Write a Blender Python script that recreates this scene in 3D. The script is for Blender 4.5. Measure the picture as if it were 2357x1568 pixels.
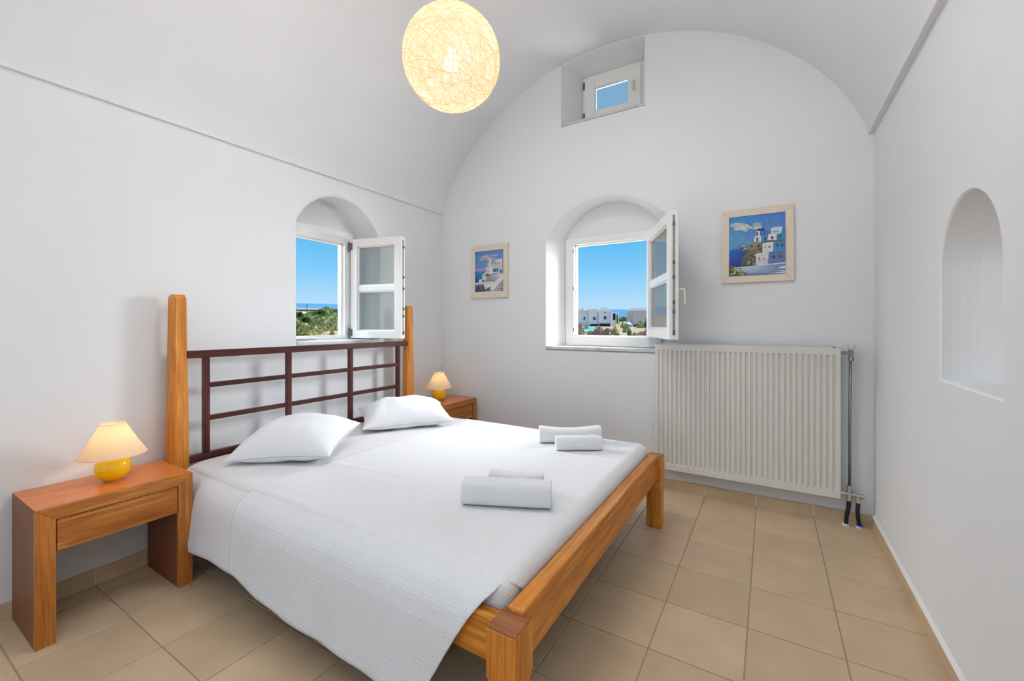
import bpy, bmesh, math, random
from mathutils import Vector, Matrix, noise
from mathutils.geometry import tessellate_polygon

for o in list(bpy.data.objects):
    bpy.data.objects.remove(o)
sc = bpy.context.scene
COL = sc.collection
PI = math.pi
R = math.radians

# ------------------------------------------------------------------ camera, sky, sun, exposure
cd = bpy.data.cameras.new('camera')
cam = bpy.data.objects.new('camera', cd)
COL.objects.link(cam)
cam.location = (0, 0, 1.2885)
cam.rotation_euler = (R(90), 0, 0.545)
cd.sensor_width = 36
cd.lens = 977.5 / 2357 * 36
cd.shift_y = -(784 - 746.9) / 2357
cd.clip_start = 0.02
cd.clip_end = 9000
sc.camera = cam
sc.view_settings.view_transform = 'Standard'
sc.view_settings.look = 'None'
sc.view_settings.gamma = 1
sc.view_settings.use_curve_mapping = False
sc.view_settings.exposure = 0.17
sc.cycles.use_denoising = True
sc.cycles.max_bounces = 7
sc.cycles.diffuse_bounces = 4
sc.cycles.glossy_bounces = 3
sc.cycles.use_adaptive_sampling = True
sc.cycles.adaptive_threshold = .09
sc.cycles.adaptive_min_samples = 16
sc.cycles.transparent_max_bounces = 8
sc.cycles.sample_clamp_indirect = 4
sc.cycles.caustics_reflective = False
sc.cycles.caustics_refractive = False

world = bpy.data.worlds.new('sky')
sc.world = world
world.use_nodes = True
wn = world.node_tree
wn.nodes.clear()
wo = wn.nodes.new('ShaderNodeOutputWorld')
wb = wn.nodes.new('ShaderNodeBackground')
wt = wn.nodes.new('ShaderNodeTexCoord')
wsx = wn.nodes.new('ShaderNodeSeparateXYZ')
wr = wn.nodes.new('ShaderNodeValToRGB')
wn.links.new(wt.outputs['Generated'], wsx.inputs[0])
wn.links.new(wsx.outputs['Z'], wr.inputs[0])
wn.links.new(wr.outputs[0], wb.inputs[0])
wn.links.new(wb.outputs[0], wo.inputs[0])
els = wr.color_ramp.elements
els[0].position = 0.0
els[0].color = (.47, .69, .88, 1)
els[1].position = 0.75
els[1].color = (.16, .46, .88, 1)
for p, c in ((.05, (.40, .65, .87, 1)), (.12, (.20, .54, .85, 1)), (.2, (.09, .44, .80, 1)), (.4, (.15, .48, .86, 1))):
    e = els.new(p)
    e.color = c
wb.inputs[1].default_value = 1.0

def lamp(name, kind, loc, energy, color, rot=(0, 0, 0), **k):
    d = bpy.data.lights.new(name, kind)
    d.energy = energy
    d.color = color
    for a, b in k.items():
        setattr(d, a, b)
    o = bpy.data.objects.new(name, d)
    COL.objects.link(o)
    o.location = loc
    o.rotation_euler = rot
    return o

SUN_AZ, SUN_EL = R(50), R(63)
sv = Vector((math.sin(SUN_AZ) * math.cos(SUN_EL), math.cos(SUN_AZ) * math.cos(SUN_EL), math.sin(SUN_EL)))
sun = lamp('sun', 'SUN', (5, 5, 12), 3.6, (1, .95, .87), angle=R(.6))
sun.rotation_euler = sv.to_track_quat('Z', 'Y').to_euler()
# fill panel added at the unseen rear opening behind the camera
door_fill = lamp('rear_fill', 'AREA', (-.9, -2.35, 1.5), 10, (.90, .95, 1), (R(90), 0, 0),
                  shape='RECTANGLE', size=2.6, size_y=2.2)
# area lamps added outside the two low windows, boosting the daylight they let in
far_fill = lamp('far_window_fill', 'AREA', (-.12, 5.0, 2.25), 215, (.93, .97, 1), shape='RECTANGLE', size=1.5, size_y=1.4)
far_fill.rotation_euler = (Vector((-.12, 5.0, 2.25)) - Vector((-1.2, 3.6, 1.55))).to_track_quat('Z', 'Y').to_euler()
left_fill = lamp('left_window_fill', 'AREA', (-5.0, 1.8, 2.6), 170, (.93, .97, 1), shape='RECTANGLE', size=1.3, size_y=1.3)
left_fill.rotation_euler = (Vector((-5.0, 1.8, 2.6)) - Vector((-3.1, 2.15, 1.55))).to_track_quat('Z', 'Y').to_euler()
# fill disc added behind the camera, aimed up to bounce off the vault
up_fill = lamp('uplight_fill', 'AREA', (.16, -.5, 1.95), 34, (.97, .98, 1), (R(172), R(8), 0), shape='DISK', size=.7)
# fill disc added under the vault, standing in for light bounced off it
vault_lamp = lamp('vault_fill', 'AREA', (-1.1, 1.6, 3.44), 14.5, (.97, .98, 1), (R(-4), 0, 0), shape='DISK', size=.9)

# ------------------------------------------------------------------ helpers
MATS = {}

def newmat(name):
    m = bpy.data.materials.new(name)
    m.use_nodes = True
    m.node_tree.nodes.clear()
    o = m.node_tree.nodes.new('ShaderNodeOutputMaterial')
    MATS[name] = m
    return m, m.node_tree, o

def N(t, kind, **inp):
    n = t.nodes.new(kind)
    for k, v in inp.items():
        if k.startswith('_'):
            setattr(n, k[1:], v)
        else:
            n.inputs[k.replace('__', ' ')].default_value = v
    return n

def srgb(r, g, b):
    f = lambda c: (c / 255 / 12.92) if c <= 10 else ((c / 255 + .055) / 1.055) ** 2.4
    return (f(r), f(g), f(b), 1)

def basic(name, col, rough=.6, metal=0, bump=0, bscale=40, var=0, vscale=4, spec=.5, coord='Object'):
    m, t, o = newmat(name)
    p = N(t, 'ShaderNodeBsdfPrincipled', Roughness=rough, Metallic=metal)
    p.inputs['Specular IOR Level'].default_value = spec
    p.inputs['Base Color'].default_value = col
    t.links.new(p.outputs[0], o.inputs[0])
    tc = N(t, 'ShaderNodeTexCoord')
    if bump:
        n = N(t, 'ShaderNodeTexNoise', Scale=bscale, Detail=4.0)
        t.links.new(tc.outputs[coord], n.inputs['Vector'])
        b = N(t, 'ShaderNodeBump', Strength=bump, Distance=.01)
        t.links.new(n.outputs[0], b.inputs['Height'])
        t.links.new(b.outputs[0], p.inputs['Normal'])
    if var:
        n = N(t, 'ShaderNodeTexNoise', Scale=vscale, Detail=3.0)
        t.links.new(tc.outputs[coord], n.inputs['Vector'])
        mx = N(t, 'ShaderNodeMixRGB', _blend_type='MULTIPLY', Fac=1.0)
        cr = N(t, 'ShaderNodeValToRGB')
        cr.color_ramp.elements[0].position = .3
        cr.color_ramp.elements[0].color = (1 - var, 1 - var, 1 - var, 1)
        cr.color_ramp.elements[1].position = .7
        t.links.new(n.outputs[0], cr.inputs[0])
        t.links.new(cr.outputs[0], mx.inputs[2])
        mx.inputs[1].default_value = col
        t.links.new(mx.outputs[0], p.inputs['Base Color'])
    return m

def wood(name, c1, c2, streak, axis, rough=.38, streakamt=.5, fine=1.0):
    """stretched-noise grain running along axis 0/1/2 of the thing"""
    m, t, o = newmat(name)
    p = N(t, 'ShaderNodeBsdfPrincipled', Roughness=rough)
    p.inputs['Specular IOR Level'].default_value = .32
    t.links.new(p.outputs[0], o.inputs[0])
    tc = N(t, 'ShaderNodeTexCoord')
    oi = N(t, 'ShaderNodeObjectInfo')
    add = N(t, 'ShaderNodeVectorMath', _operation='ADD')
    sca = N(t, 'ShaderNodeVectorMath', _operation='SCALE')
    sca.inputs['Scale'].default_value = 7.3
    cmb = N(t, 'ShaderNodeCombineXYZ')
    for i in range(3):
        t.links.new(oi.outputs['Random'], cmb.inputs[i])
    t.links.new(cmb.outputs[0], sca.inputs[0])
    t.links.new(tc.outputs['Object'], add.inputs[0])
    t.links.new(sca.outputs[0], add.inputs[1])
    def stretched(a, b, detail, dist=0):
        mp = N(t, 'ShaderNodeMapping')
        s = [b, b, b]
        s[axis] = a
        mp.inputs['Scale'].default_value = s
        t.links.new(add.outputs[0], mp.inputs[0])
        n = N(t, 'ShaderNodeTexNoise', Scale=1.0, Detail=detail, Distortion=dist)
        t.links.new(mp.outputs[0], n.inputs['Vector'])
        return n
    n1 = stretched(1.6, 17, 5.0, 1.2)
    n2 = stretched(5 * fine, 170 * fine, 2.0)
    n3 = stretched(2.2, 55, 3.0, .6)
    r1 = N(t, 'ShaderNodeValToRGB')
    r1.color_ramp.elements[0].position = .32
    r1.color_ramp.elements[0].color = c1
    r1.color_ramp.elements[1].position = .68
    r1.color_ramp.elements[1].color = c2
    t.links.new(n1.outputs[0], r1.inputs[0])
    r2 = N(t, 'ShaderNodeValToRGB')
    r2.color_ramp.elements[0].position = .35
    r2.color_ramp.elements[0].color = (.62, .62, .62, 1)
    r2.color_ramp.elements[1].position = .6
    t.links.new(n2.outputs[0], r2.inputs[0])
    mx = N(t, 'ShaderNodeMixRGB', _blend_type='MULTIPLY', Fac=.75)
    t.links.new(r1.outputs[0], mx.inputs[1])
    t.links.new(r2.outputs[0], mx.inputs[2])
    r3 = N(t, 'ShaderNodeValToRGB')
    r3.color_ramp.elements[0].position = .6
    r3.color_ramp.elements[0].color = (0, 0, 0, 1)
    r3.color_ramp.elements[1].position = .74
    r3.color_ramp.elements[1].color = (streakamt,) * 3 + (1,)
    t.links.new(n3.outputs[0], r3.inputs[0])
    mx2 = N(t, 'ShaderNodeMixRGB')
    t.links.new(r3.outputs[0], mx2.inputs[0])
    t.links.new(mx.outputs[0], mx2.inputs[1])
    mx2.inputs[2].default_value = streak
    t.links.new(mx2.outputs[0], p.inputs['Base Color'])
    b = N(t, 'ShaderNodeBump', Strength=.22, Distance=.003)
    t.links.new(n2.outputs[0], b.inputs['Height'])
    t.links.new(b.outputs[0], p.inputs['Normal'])
    return m

def mk(name, verts, faces, mat=None, parent=None, smooth=False, loc=None, rotz=0, world=True, label=None, edgesplit=None):
    """one mesh object. world=True: verts are world coordinates, brought into the parent's frame"""
    if parent is not None and world:
        inv = WM[parent.name].inverted()
        verts = [inv @ Vector(v) for v in verts]
    me = bpy.data.meshes.new(name)
    me.from_pydata([tuple(v) for v in verts], [], faces)
    if mat:
        me.materials.append(MATS[mat] if isinstance(mat, str) else mat)
    if smooth:
        me.polygons.foreach_set('use_smooth', [True] * len(me.polygons))
        if edgesplit:
            try:
                me.set_sharp_from_angle(angle=R(edgesplit))
            except Exception:
                pass
    me.update()
    o = bpy.data.objects.new(name, me)
    COL.objects.link(o)
    m = Matrix.Identity(4)
    if loc is not None:
        o.location = loc
        o.rotation_euler = (0, 0, rotz)
        m = Matrix.Translation(loc) @ Matrix.Rotation(rotz, 4, 'Z')
    if parent is not None:
        o.parent = parent
        m = WM[parent.name] @ m
    WM[o.name] = m
    if label:
        o['label'] = label
    return o

WM = {}

def thing(name, label, cat, loc=(0, 0, 0), rotz=0, group=None, kind=None):
    o = bpy.data.objects.new(name, None)
    o.empty_display_size = .05
    COL.objects.link(o)
    o.location = loc
    o.rotation_euler = (0, 0, rotz)
    WM[o.name] = Matrix.Translation(loc) @ Matrix.Rotation(rotz, 4, 'Z')
    return tag(o, label, cat, group, kind)

def tag(o, label, cat, group=None, kind=None):
    o['label'] = label
    o['category'] = cat
    if group:
        o['group'] = group
    if kind:
        o['kind'] = kind
    return o

class MB:
    def __init__(s):
        s.v, s.f = [], []
    def add(s, v, f):
        n = len(s.v)
        s.v += [tuple(p) for p in v]
        s.f += [tuple(i + n for i in q) for q in f]
        return s
    def box(s, x0, x1, y0, y1, z0, z1, b=0, M=None):
        bm = bmesh.new()
        bmesh.ops.create_cube(bm, size=1)
        for v in bm.verts:
            v.co = Vector(((x0 + x1) / 2 + v.co.x * (x1 - x0), (y0 + y1) / 2 + v.co.y * (y1 - y0), (z0 + z1) / 2 + v.co.z * (z1 - z0)))
        if b:
            bmesh.ops.bevel(bm, geom=bm.edges[:], offset=b, segments=1 if b < .004 else 2, affect='EDGES', profile=.5)
        bm.verts.index_update()
        vs = [v.co.copy() for v in bm.verts]
        if M:
            vs = [M @ v for v in vs]
        fs = [[v.index for v in f.verts] for f in bm.faces]
        bm.free()
        return s.add(vs, fs)
    def tube(s, pts, r, n=12, cap=True):
        pts = [Vector(p) for p in pts]
        rs = r if isinstance(r, (list, tuple)) else [r] * len(pts)
        base = None
        V, F = [], []
        prev = None
        for i, p in enumerate(pts):
            d = (pts[min(i + 1, len(pts) - 1)] - pts[max(i - 1, 0)]).normalized()
            if prev is None:
                a = d.orthogonal().normalized()
            else:
                a = (prev - d * prev.dot(d)).normalized()
            prev = a
            b = d.cross(a)
            for k in range(n):
                t = 2 * PI * k / n
                V.append(p + (a * math.cos(t) + b * math.sin(t)) * rs[i])
        for i in range(len(pts) - 1):
            for k in range(n):
                F.append((i * n + k, i * n + (k + 1) % n, (i + 1) * n + (k + 1) % n, (i + 1) * n + k))
        if cap:
            F.append(tuple(range(n))[::-1])
            F.append(tuple(range((len(pts) - 1) * n, len(pts) * n)))
        return s.add(V, F)
    def lathe(s, prof, c=(0, 0, 0), n=40):
        V, F = [], []
        for r, z in prof:
            for k in range(n):
                t = 2 * PI * k / n
                V.append((c[0] + r * math.cos(t), c[1] + r * math.sin(t), c[2] + z))
        for i in range(len(prof) - 1):
            for k in range(n):
                F.append((i * n + k, i * n + (k + 1) % n, (i + 1) * n + (k + 1) % n, (i + 1) * n + k))
        return s.add(V, F)
    def mk(s, name, mat, parent=None, **k):
        return mk(name, s.v, s.f, mat, parent, **k)

# ------------------------------------------------------------------ materials
basic('plaster', (.82, .832, .848, 1), .85, bump=.10, bscale=14, spec=.25)
basic('white_paint', (.90, .90, .89, 1), .35, bump=.03, bscale=60)
basic('grout', (.44, .33, .23, 1), .9)
basic('white_caulk', (.86, .85, .82, 1), .5)
basic('radiator_enamel', (.72, .70, .65, 1), .35)
basic('radiator_dark', (.25, .24, .23, 1), .6)
basic('steel', (.33, .33, .34, 1), .38, 1.0)
basic('chrome', (.62, .60, .60, 1), .22, 1.0)
basic('dark_metal', (.16, .15, .14, 1), .4, .8)
basic('old_brass', (.42, .40, .34, 1), .45, .7, var=.4, vscale=60)
basic('black_rubber', (.012, .011, .012, 1), .6)
basic('blue_plastic', (.02, .08, .55, 1), .4)
basic('white_plastic', (.8, .79, .76, 1), .4)
basic('cream_plastic', (.72, .66, .54, 1), .5)
basic('frame_cream', (.80, .70, .57, 1), .55, bump=.05, bscale=80, var=.08, vscale=30)
basic('linen', (.89, .90, .925, 1), .9, bump=.12, bscale=26, spec=.2)
basic('sheet', (.82, .80, .82, 1), .9, bump=.10, bscale=18, spec=.2)
basic('mattress_ticking', (.78, .74, .72, 1), .9, bump=.1, bscale=30)
basic('terry', (.92, .92, .935, 1), .95, bump=.5, bscale=420, spec=.1)
basic('yellow_glaze', (1.0, .60, .003, 1), .14)
basic('cord_grey', (.18, .18, .19, 1), .6)
basic('stone', (.74, .74, .74, 1), .3, var=.28, vscale=9)
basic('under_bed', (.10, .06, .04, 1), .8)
T1c, T2c, TS = srgb(232, 152, 58), srgb(192, 110, 32), srgb(246, 200, 120)
for ax in range(3):
    wood('teak_%d' % ax, T1c, T2c, TS, ax, .34, .55)
    wood('post_%d' % ax, srgb(230, 152, 66), srgb(206, 126, 46), srgb(246, 204, 130), ax, .42, .5)
    wood('stand_%d' % ax, srgb(204, 130, 60), srgb(166, 98, 40), srgb(232, 178, 110), ax, .34, .55, 1.6)
    wood('dark_wood_%d' % ax, srgb(92, 46, 36), srgb(62, 30, 28), srgb(128, 74, 46), ax, .36, .4)
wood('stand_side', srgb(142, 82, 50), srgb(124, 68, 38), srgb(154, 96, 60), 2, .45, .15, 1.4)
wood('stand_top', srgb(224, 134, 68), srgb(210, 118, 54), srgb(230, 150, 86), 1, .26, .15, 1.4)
wood('end_grain', srgb(176, 112, 68), srgb(150, 88, 50), srgb(190, 130, 86), 0, .4, .3)

# floor tile
m, t, o = newmat('floor_tile')
p = N(t, 'ShaderNodeBsdfPrincipled', Roughness=.34)
t.links.new(p.outputs[0], o.inputs[0])
tc = N(t, 'ShaderNodeTexCoord'); oi = N(t, 'ShaderNodeObjectInfo')
geo = N(t, 'ShaderNodeNewGeometry')
n1 = N(t, 'ShaderNodeTexNoise', Scale=5.0, Detail=4.0)
n2 = N(t, 'ShaderNodeTexNoise', Scale=160.0, Detail=2.0)
t.links.new(geo.outputs['Position'], n1.inputs['Vector'])
t.links.new(geo.outputs['Position'], n2.inputs['Vector'])
r = N(t, 'ShaderNodeValToRGB')
r.color_ramp.elements[0].position = .3; r.color_ramp.elements[0].color = (.59, .434, .276, 1)
r.color_ramp.elements[1].position = .7; r.color_ramp.elements[1].color = (.67, .50, .322, 1)
t.links.new(n1.outputs[0], r.inputs[0])
mm = N(t, 'ShaderNodeMapRange'); mm.inputs[3].default_value = .93; mm.inputs[4].default_value = 1.05
t.links.new(oi.outputs['Random'], mm.inputs[0])
vm = N(t, 'ShaderNodeVectorMath', _operation='SCALE')
t.links.new(r.outputs[0], vm.inputs[0]); t.links.new(mm.outputs[0], vm.inputs['Scale'])
t.links.new(vm.outputs[0], p.inputs['Base Color'])
b = N(t, 'ShaderNodeBump', Strength=.18, Distance=.004)
t.links.new(n2.outputs[0], b.inputs['Height']); t.links.new(b.outputs[0], p.inputs['Normal'])

# glass
m, t, o = newmat('glass')
tr = N(t, 'ShaderNodeBsdfTransparent'); tr.inputs[0].default_value = (.90, .95, .94, 1)
gl = N(t, 'ShaderNodeBsdfGlossy', Roughness=.02)
df = N(t, 'ShaderNodeBsdfDiffuse'); df.inputs[0].default_value = (.75, .8, .8, 1)  # pale diffuse veil stands in for sky reflected in the panes
fr = N(t, 'ShaderNodeFresnel', IOR=1.5)
m1 = N(t, 'ShaderNodeMixShader'); m2 = N(t, 'ShaderNodeMixShader'); m2.inputs[0].default_value = .22
t.links.new(fr.outputs[0], m1.inputs[0]); t.links.new(tr.outputs[0], m1.inputs[1]); t.links.new(gl.outputs[0], m1.inputs[2])
t.links.new(m1.outputs[0], m2.inputs[1]); t.links.new(df.outputs[0], m2.inputs[2])
t.links.new(m2.outputs[0], o.inputs[0])

# table lamp shade: thin translucent fabric
m, t, o = newmat('lamp_fabric')
tl = N(t, 'ShaderNodeBsdfTranslucent'); tl.inputs[0].default_value = (1, .80, .50, 1)
df = N(t, 'ShaderNodeBsdfDiffuse'); df.inputs[0].default_value = (.86, .78, .60, 1)
mx = N(t, 'ShaderNodeMixShader'); mx.inputs[0].default_value = .6
t.links.new(tl.outputs[0], mx.inputs[1]); t.links.new(df.outputs[0], mx.inputs[2]); t.links.new(mx.outputs[0], o.inputs[0])
# woven globe: glowing inner tissue and loose strings
m, t, o = newmat('globe_tissue')
em = N(t, 'ShaderNodeEmission', Strength=1.25)
tc = N(t, 'ShaderNodeTexCoord'); n1 = N(t, 'ShaderNodeTexNoise', Scale=9.0, Detail=5.0)
t.links.new(tc.outputs['Object'], n1.inputs['Vector'])
r = N(t, 'ShaderNodeValToRGB')
r.color_ramp.elements[0].position = .32; r.color_ramp.elements[0].color = (1.0, .74, .46, 1)
r.color_ramp.elements[1].position = .62; r.color_ramp.elements[1].color = (1.0, .90, .66, 1)
t.links.new(n1.outputs[0], r.inputs[0]); t.links.new(r.outputs[0], em.inputs[0])
tr = N(t, 'ShaderNodeBsdfTransparent'); mx = N(t, 'ShaderNodeMixShader'); mx.inputs[0].default_value = .72
t.links.new(tr.outputs[0], mx.inputs[1]); t.links.new(em.outputs[0], mx.inputs[2]); t.links.new(mx.outputs[0], o.inputs[0])
m, t, o = newmat('globe_string')
df = N(t, 'ShaderNodeBsdfDiffuse'); df.inputs[0].default_value = (.60, .42, .25, 1)
em = N(t, 'ShaderNodeEmission', Strength=.46); em.inputs[0].default_value = (1, .72, .42, 1)
ad = N(t, 'ShaderNodeAddShader')
t.links.new(df.outputs[0], ad.inputs[0]); t.links.new(em.outputs[0], ad.inputs[1]); t.links.new(ad.outputs[0], o.inputs[0])
m, t, o = newmat('bulb')
em = N(t, 'ShaderNodeEmission', Strength=7.0); em.inputs[0].default_value = (1, .9, .72, 1)
t.links.new(em.outputs[0], o.inputs[0])

# quilt with woven concentric squares
m, t, o = newmat('quilt')
p = N(t, 'ShaderNodeBsdfPrincipled', Roughness=.9)
p.inputs['Specular IOR Level'].default_value = .2
p.inputs['Base Color'].default_value = (.84, .845, .86, 1)
t.links.new(p.outputs[0], o.inputs[0])
uv = N(t, 'ShaderNodeUVMap')
sp = N(t, 'ShaderNodeSeparateXYZ')
t.links.new(uv.outputs[0], sp.inputs[0])
def mth(op, a, b=None, c=None):
    n = N(t, 'ShaderNodeMath', _operation=op)
    for i, x in enumerate((a, b, c)):
        if x is None:
            continue
        if isinstance(x, (int, float)):
            n.inputs[i].default_value = x
        else:
            t.links.new(x, n.inputs[i])
    return n.outputs[0]
CELL = 1 / .050
fx = mth('ABSOLUTE', mth('SUBTRACT', mth('FRACT', mth('MULTIPLY', sp.outputs[0], CELL)), .5))
fy = mth('ABSOLUTE', mth('SUBTRACT', mth('FRACT', mth('MULTIPLY', sp.outputs[1], CELL)), .5))
mxx = mth('MAXIMUM', fx, fy)
ring = mth('SINE', mth('MULTIPLY', mxx, 2 * PI * 5))
n1 = N(t, 'ShaderNodeTexNoise', Scale=30.0, Detail=3.0)
t.links.new(uv.outputs[0], n1.inputs['Vector'])
hgt = mth('ADD', mth('MULTIPLY', ring, .5), mth('MULTIPLY', n1.outputs[0], .8))
b = N(t, 'ShaderNodeBump', Strength=.34, Distance=.0025)
t.links.new(hgt, b.inputs['Height']); t.links.new(b.outputs[0], p.inputs['Normal'])

# canvas paint from a colour attribute
m, t, o = newmat('oil_paint')
p = N(t, 'ShaderNodeBsdfPrincipled', Roughness=.55)
at = N(t, 'ShaderNodeVertexColor', _layer_name='paint')
tc = N(t, 'ShaderNodeTexCoord'); n1 = N(t, 'ShaderNodeTexNoise', Scale=55.0, Detail=4.0)
t.links.new(tc.outputs['Object'], n1.inputs['Vector'])
mm = N(t, 'ShaderNodeMapRange'); mm.inputs[3].default_value = .65; mm.inputs[4].default_value = 1.3
t.links.new(n1.outputs[0], mm.inputs[0])
vm = N(t, 'ShaderNodeVectorMath', _operation='SCALE')
t.links.new(at.outputs[0], vm.inputs[0]); t.links.new(mm.outputs[0], vm.inputs['Scale'])
t.links.new(vm.outputs[0], p.inputs['Base Color']); t.links.new(p.outputs[0], o.inputs[0])

# outdoors
basic('earth', srgb(214, 178, 140), .95, var=.35, vscale=.35)
basic('pale_ground', srgb(225, 210, 190), .95, var=.2, vscale=.5)
basic('house_white', srgb(232, 230, 230), .9)
basic('house_taupe_shaded', srgb(206, 192, 188), .9)  # tan-grey wall with its shade put into the colour
basic('house_trim_sunlit', srgb(250, 250, 250), .9)  # white trim, extra bright so roof rims look sunlit
basic('peach_roof', srgb(235, 215, 195), .9)
basic('window_dark', srgb(52, 70, 90), .3)
basic('shutter_blue', srgb(90, 130, 160), .5)
basic('shade_dark', srgb(45, 38, 42), .9)
basic('pool_water', srgb(30, 205, 215), .5, spec=.15)
basic('pool_edge', srgb(230, 245, 245), .6)
basic('sea_water', srgb(92, 150, 186), .45, var=.25, vscale=.004)
basic('trunk', srgb(110, 85, 60), .9)
for nm, c in (('olive', (186, 180, 104)), ('green', (176, 182, 108)), ('palm', (112, 150, 84)), ('dark', (120, 132, 76)), ('rust', (190, 156, 128)), ('bright', (110, 170, 60)), ('tree', (140, 150, 96))):
    basic('leaf_' + nm, srgb(*c), .8, var=.45, vscale=3.0)
basic('blossom', srgb(240, 238, 228), .8)

# ------------------------------------------------------------------ room shell
XR, YF, YB = .566, 3.49, -2.45
def XL(y): return -2.857 - .043 * (y - .6)
def ZL(y): return 2.41 + .0155 * (y - .6)
ZR = 2.50

def arc_loop(a0, a1, zb, zs, rise, n=20):
    """closed loop: up-right rectangle with an arched head (counter-clockwise in a,z)"""
    c, h = (a0 + a1) / 2, (a1 - a0) / 2
    rr = (h * h + rise * rise) / (2 * rise)
    L = [(a0, zb), (a1, zb)]
    th = math.asin(min(1, h / rr)) if rise < h else PI - math.asin(min(1, h / rr))
    for i in range(n + 1):
        q = th - 2 * th * i / n
        L.append((c + rr * math.sin(q), zs + rise - rr + rr * math.cos(q)))
    return L

def grow(loop, d):
    c = (sum(p[0] for p in loop) / len(loop), sum(p[1] for p in loop) / len(loop))
    out = []
    n = len(loop)
    for i in range(n):
        p0, p1, p2 = Vector(loop[i - 1]), Vector(loop[i]), Vector(loop[(i + 1) % n])
        e1 = (p1 - p0).normalized(); e2 = (p2 - p1).normalized()
        nn = Vector((e1.y + e2.y, -(e1.x + e2.x)))
        if nn.length < 1e-6:
            nn = Vector((e1.y, -e1.x))
        nn.normalize()
        k = 1 / max(.5, nn.dot(Vector((e1.y, -e1.x))))
        out.append(tuple(p1 + nn * d * k))
    return out

def cap(mb, F, depth, outer, holes):
    loops = [outer] + holes
    flat = [p for l in loops for p in l]
    tris = tessellate_polygon([[Vector((p[0], p[1], 0)) for p in l] for l in loops])
    mb.add([F(p[0], p[1], depth) for p in flat], [tuple(t) for t in tris])

def bridge(mb, F, l1, d1, l2, d2):
    n = len(l1)
    mb.add([F(p[0], p[1], d1) for p in l1] + [F(p[0], p[1], d2) for p in l2],
           [(i, (i + 1) % n, n + (i + 1) % n, n + i) for i in range(n)])

def rect(a0, a1, z0, z1):
    return [(a0, z0), (a1, z0), (a1, z1), (a0, z1)]

def recess(mb, F, front, back, depth, opening, thick, rad=.012):
    """soft-edged reveal from the wall face to the frame plane, a cap round the frame, then a plain outer opening"""
    big = grow(front, rad)
    m1 = grow(front, rad * .3)
    bridge(mb, F, big, 0, m1, rad * .3)
    bridge(mb, F, m1, rad * .3, front, rad)
    bridge(mb, F, front, rad, back, depth)
    cap(mb, F, depth, back, [opening])
    bridge(mb, F, opening, depth, opening, thick)
    return big

HW = .668
RC = (1 + HW * HW) / (2 * HW)
def vshape(tt):
    c = math.sqrt(max(0, RC * RC - tt * tt)) - (RC - HW)
    e = HW * math.sqrt(max(0, 1 - tt * tt))
    return .72 * c + .28 * e
def vpt(y, u, off=0):
    xl, xr = XL(y) + .016, XR - .03
    tt = -1 + 2 * u
    x = xl + (xr - xl) * u
    z = ZL(y) + (ZR - ZL(y)) * u + vshape(tt) * 1.76
    return Vector((x, y, z))
def arch_z(x):
    return vpt(YF, (x - XL(YF) - .016) / (XR - .03 - XL(YF) - .016)).z

# far wall
THK = .38
FF = lambda a, z, d: (a, YF + d, z)
mb = MB()
f1 = arc_loop(-1.75, -.64, 1.06, 2.08, .30)
b1 = arc_loop(-1.645, -.765, 1.07, 2.085, .285)
w1 = rect(-1.625, -.80, 1.10, 2.07)
h1 = recess(mb, FF, f1, b1, .22, w1, THK)
f2 = [(-1.598, 3.062), (-.866, 3.062)] + [(-.866 - .732 * i / 8, arch_z(-.866 - .732 * i / 8) - .004) for i in range(9)]
b2 = [(-1.49, 3.10), (-.885, 3.10)] + [(-.885 - .605 * i / 8, 3.585) for i in range(9)]
w2 = rect(-1.45, -.925, 3.20, 3.56)
h2 = recess(mb, FF, f2, b2, .27, w2, THK, .006)
outer = [(-3.25, -.05), (.80, -.05), (.80, 4.0), (-3.25, 4.0)]
cap(mb, FF, 0, outer, [h1, h2])
cap(mb, FF, THK, outer, [w1, w2])
bridge(mb, FF, outer, 0, outer, THK)
tag(mb.mk('wall_far', 'plaster'), 'white plastered end wall under the vault, with two windows and two pictures', 'wall', kind='structure')

# left wall
FLf = lambda a, z, d: (XL(a) - d, a, z)
mb = MB()
f3 = arc_loop(1.814, 2.60, 1.15, 2.035, .262)
b3 = arc_loop(1.80, 2.535, 1.15, 2.05, .27)
w3 = rect(1.84, 2.47, 1.14, 2.055)
h3 = recess(mb, FLf, f3, b3, .25, w3, .32, .02)
outer = [(YB - .1, -.05), (YF + .0, -.05), (YF + .0, ZL(YF) + .06), (YB - .1, ZL(YB) + .06)]
cap(mb, FLf, 0, outer, [h3]); cap(mb, FLf, .32, outer, [w3]); bridge(mb, FLf, outer, 0, outer, .32)
tag(mb.mk('wall_left', 'plaster'), 'white plastered left wall behind the headboard, with a small arched window', 'wall', kind='structure')

# right wall with a rounded niche
FR = lambda a, z, d: (XR + d, a, z)
mb = MB()
nl = arc_loop(1.757, 2.274, 1.075, 1.475, .2584, 28)
zc, yc = 1.475, (1.757 + 2.274) / 2
rad = .006
big = grow(nl, rad)
outer = [(YB - .1, -.05), (YF + .0, -.05), (YF + .0, ZR + .06), (YB - .1, ZR + .06)]
cap(mb, FR, 0, outer, [big]); bridge(mb, FR, outer, 0, outer, .3); cap(mb, FR, .3, outer, [])
mb.mk('wall_right', 'plaster')
wr_o = bpy.data.objects['wall_right']
tag(wr_o, 'white plastered right wall with an arched niche and no furniture', 'wall', kind='structure')
mb = MB()
loops = [(big, 0), (nl, rad)]
D = .19
for k in range(1, 13):
    s = math.cos(k / 12 * PI / 2)
    d = rad + D * math.sin(k / 12 * PI / 2)
    loops.append(([(yc + s * (a - yc), (z if z <= zc else zc + s * (z - zc))) for a, z in nl], d))
for (l1, d1), (l2, d2) in zip(loops, loops[1:]):
    bridge(mb, FR, l1, d1, l2, d2)
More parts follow.
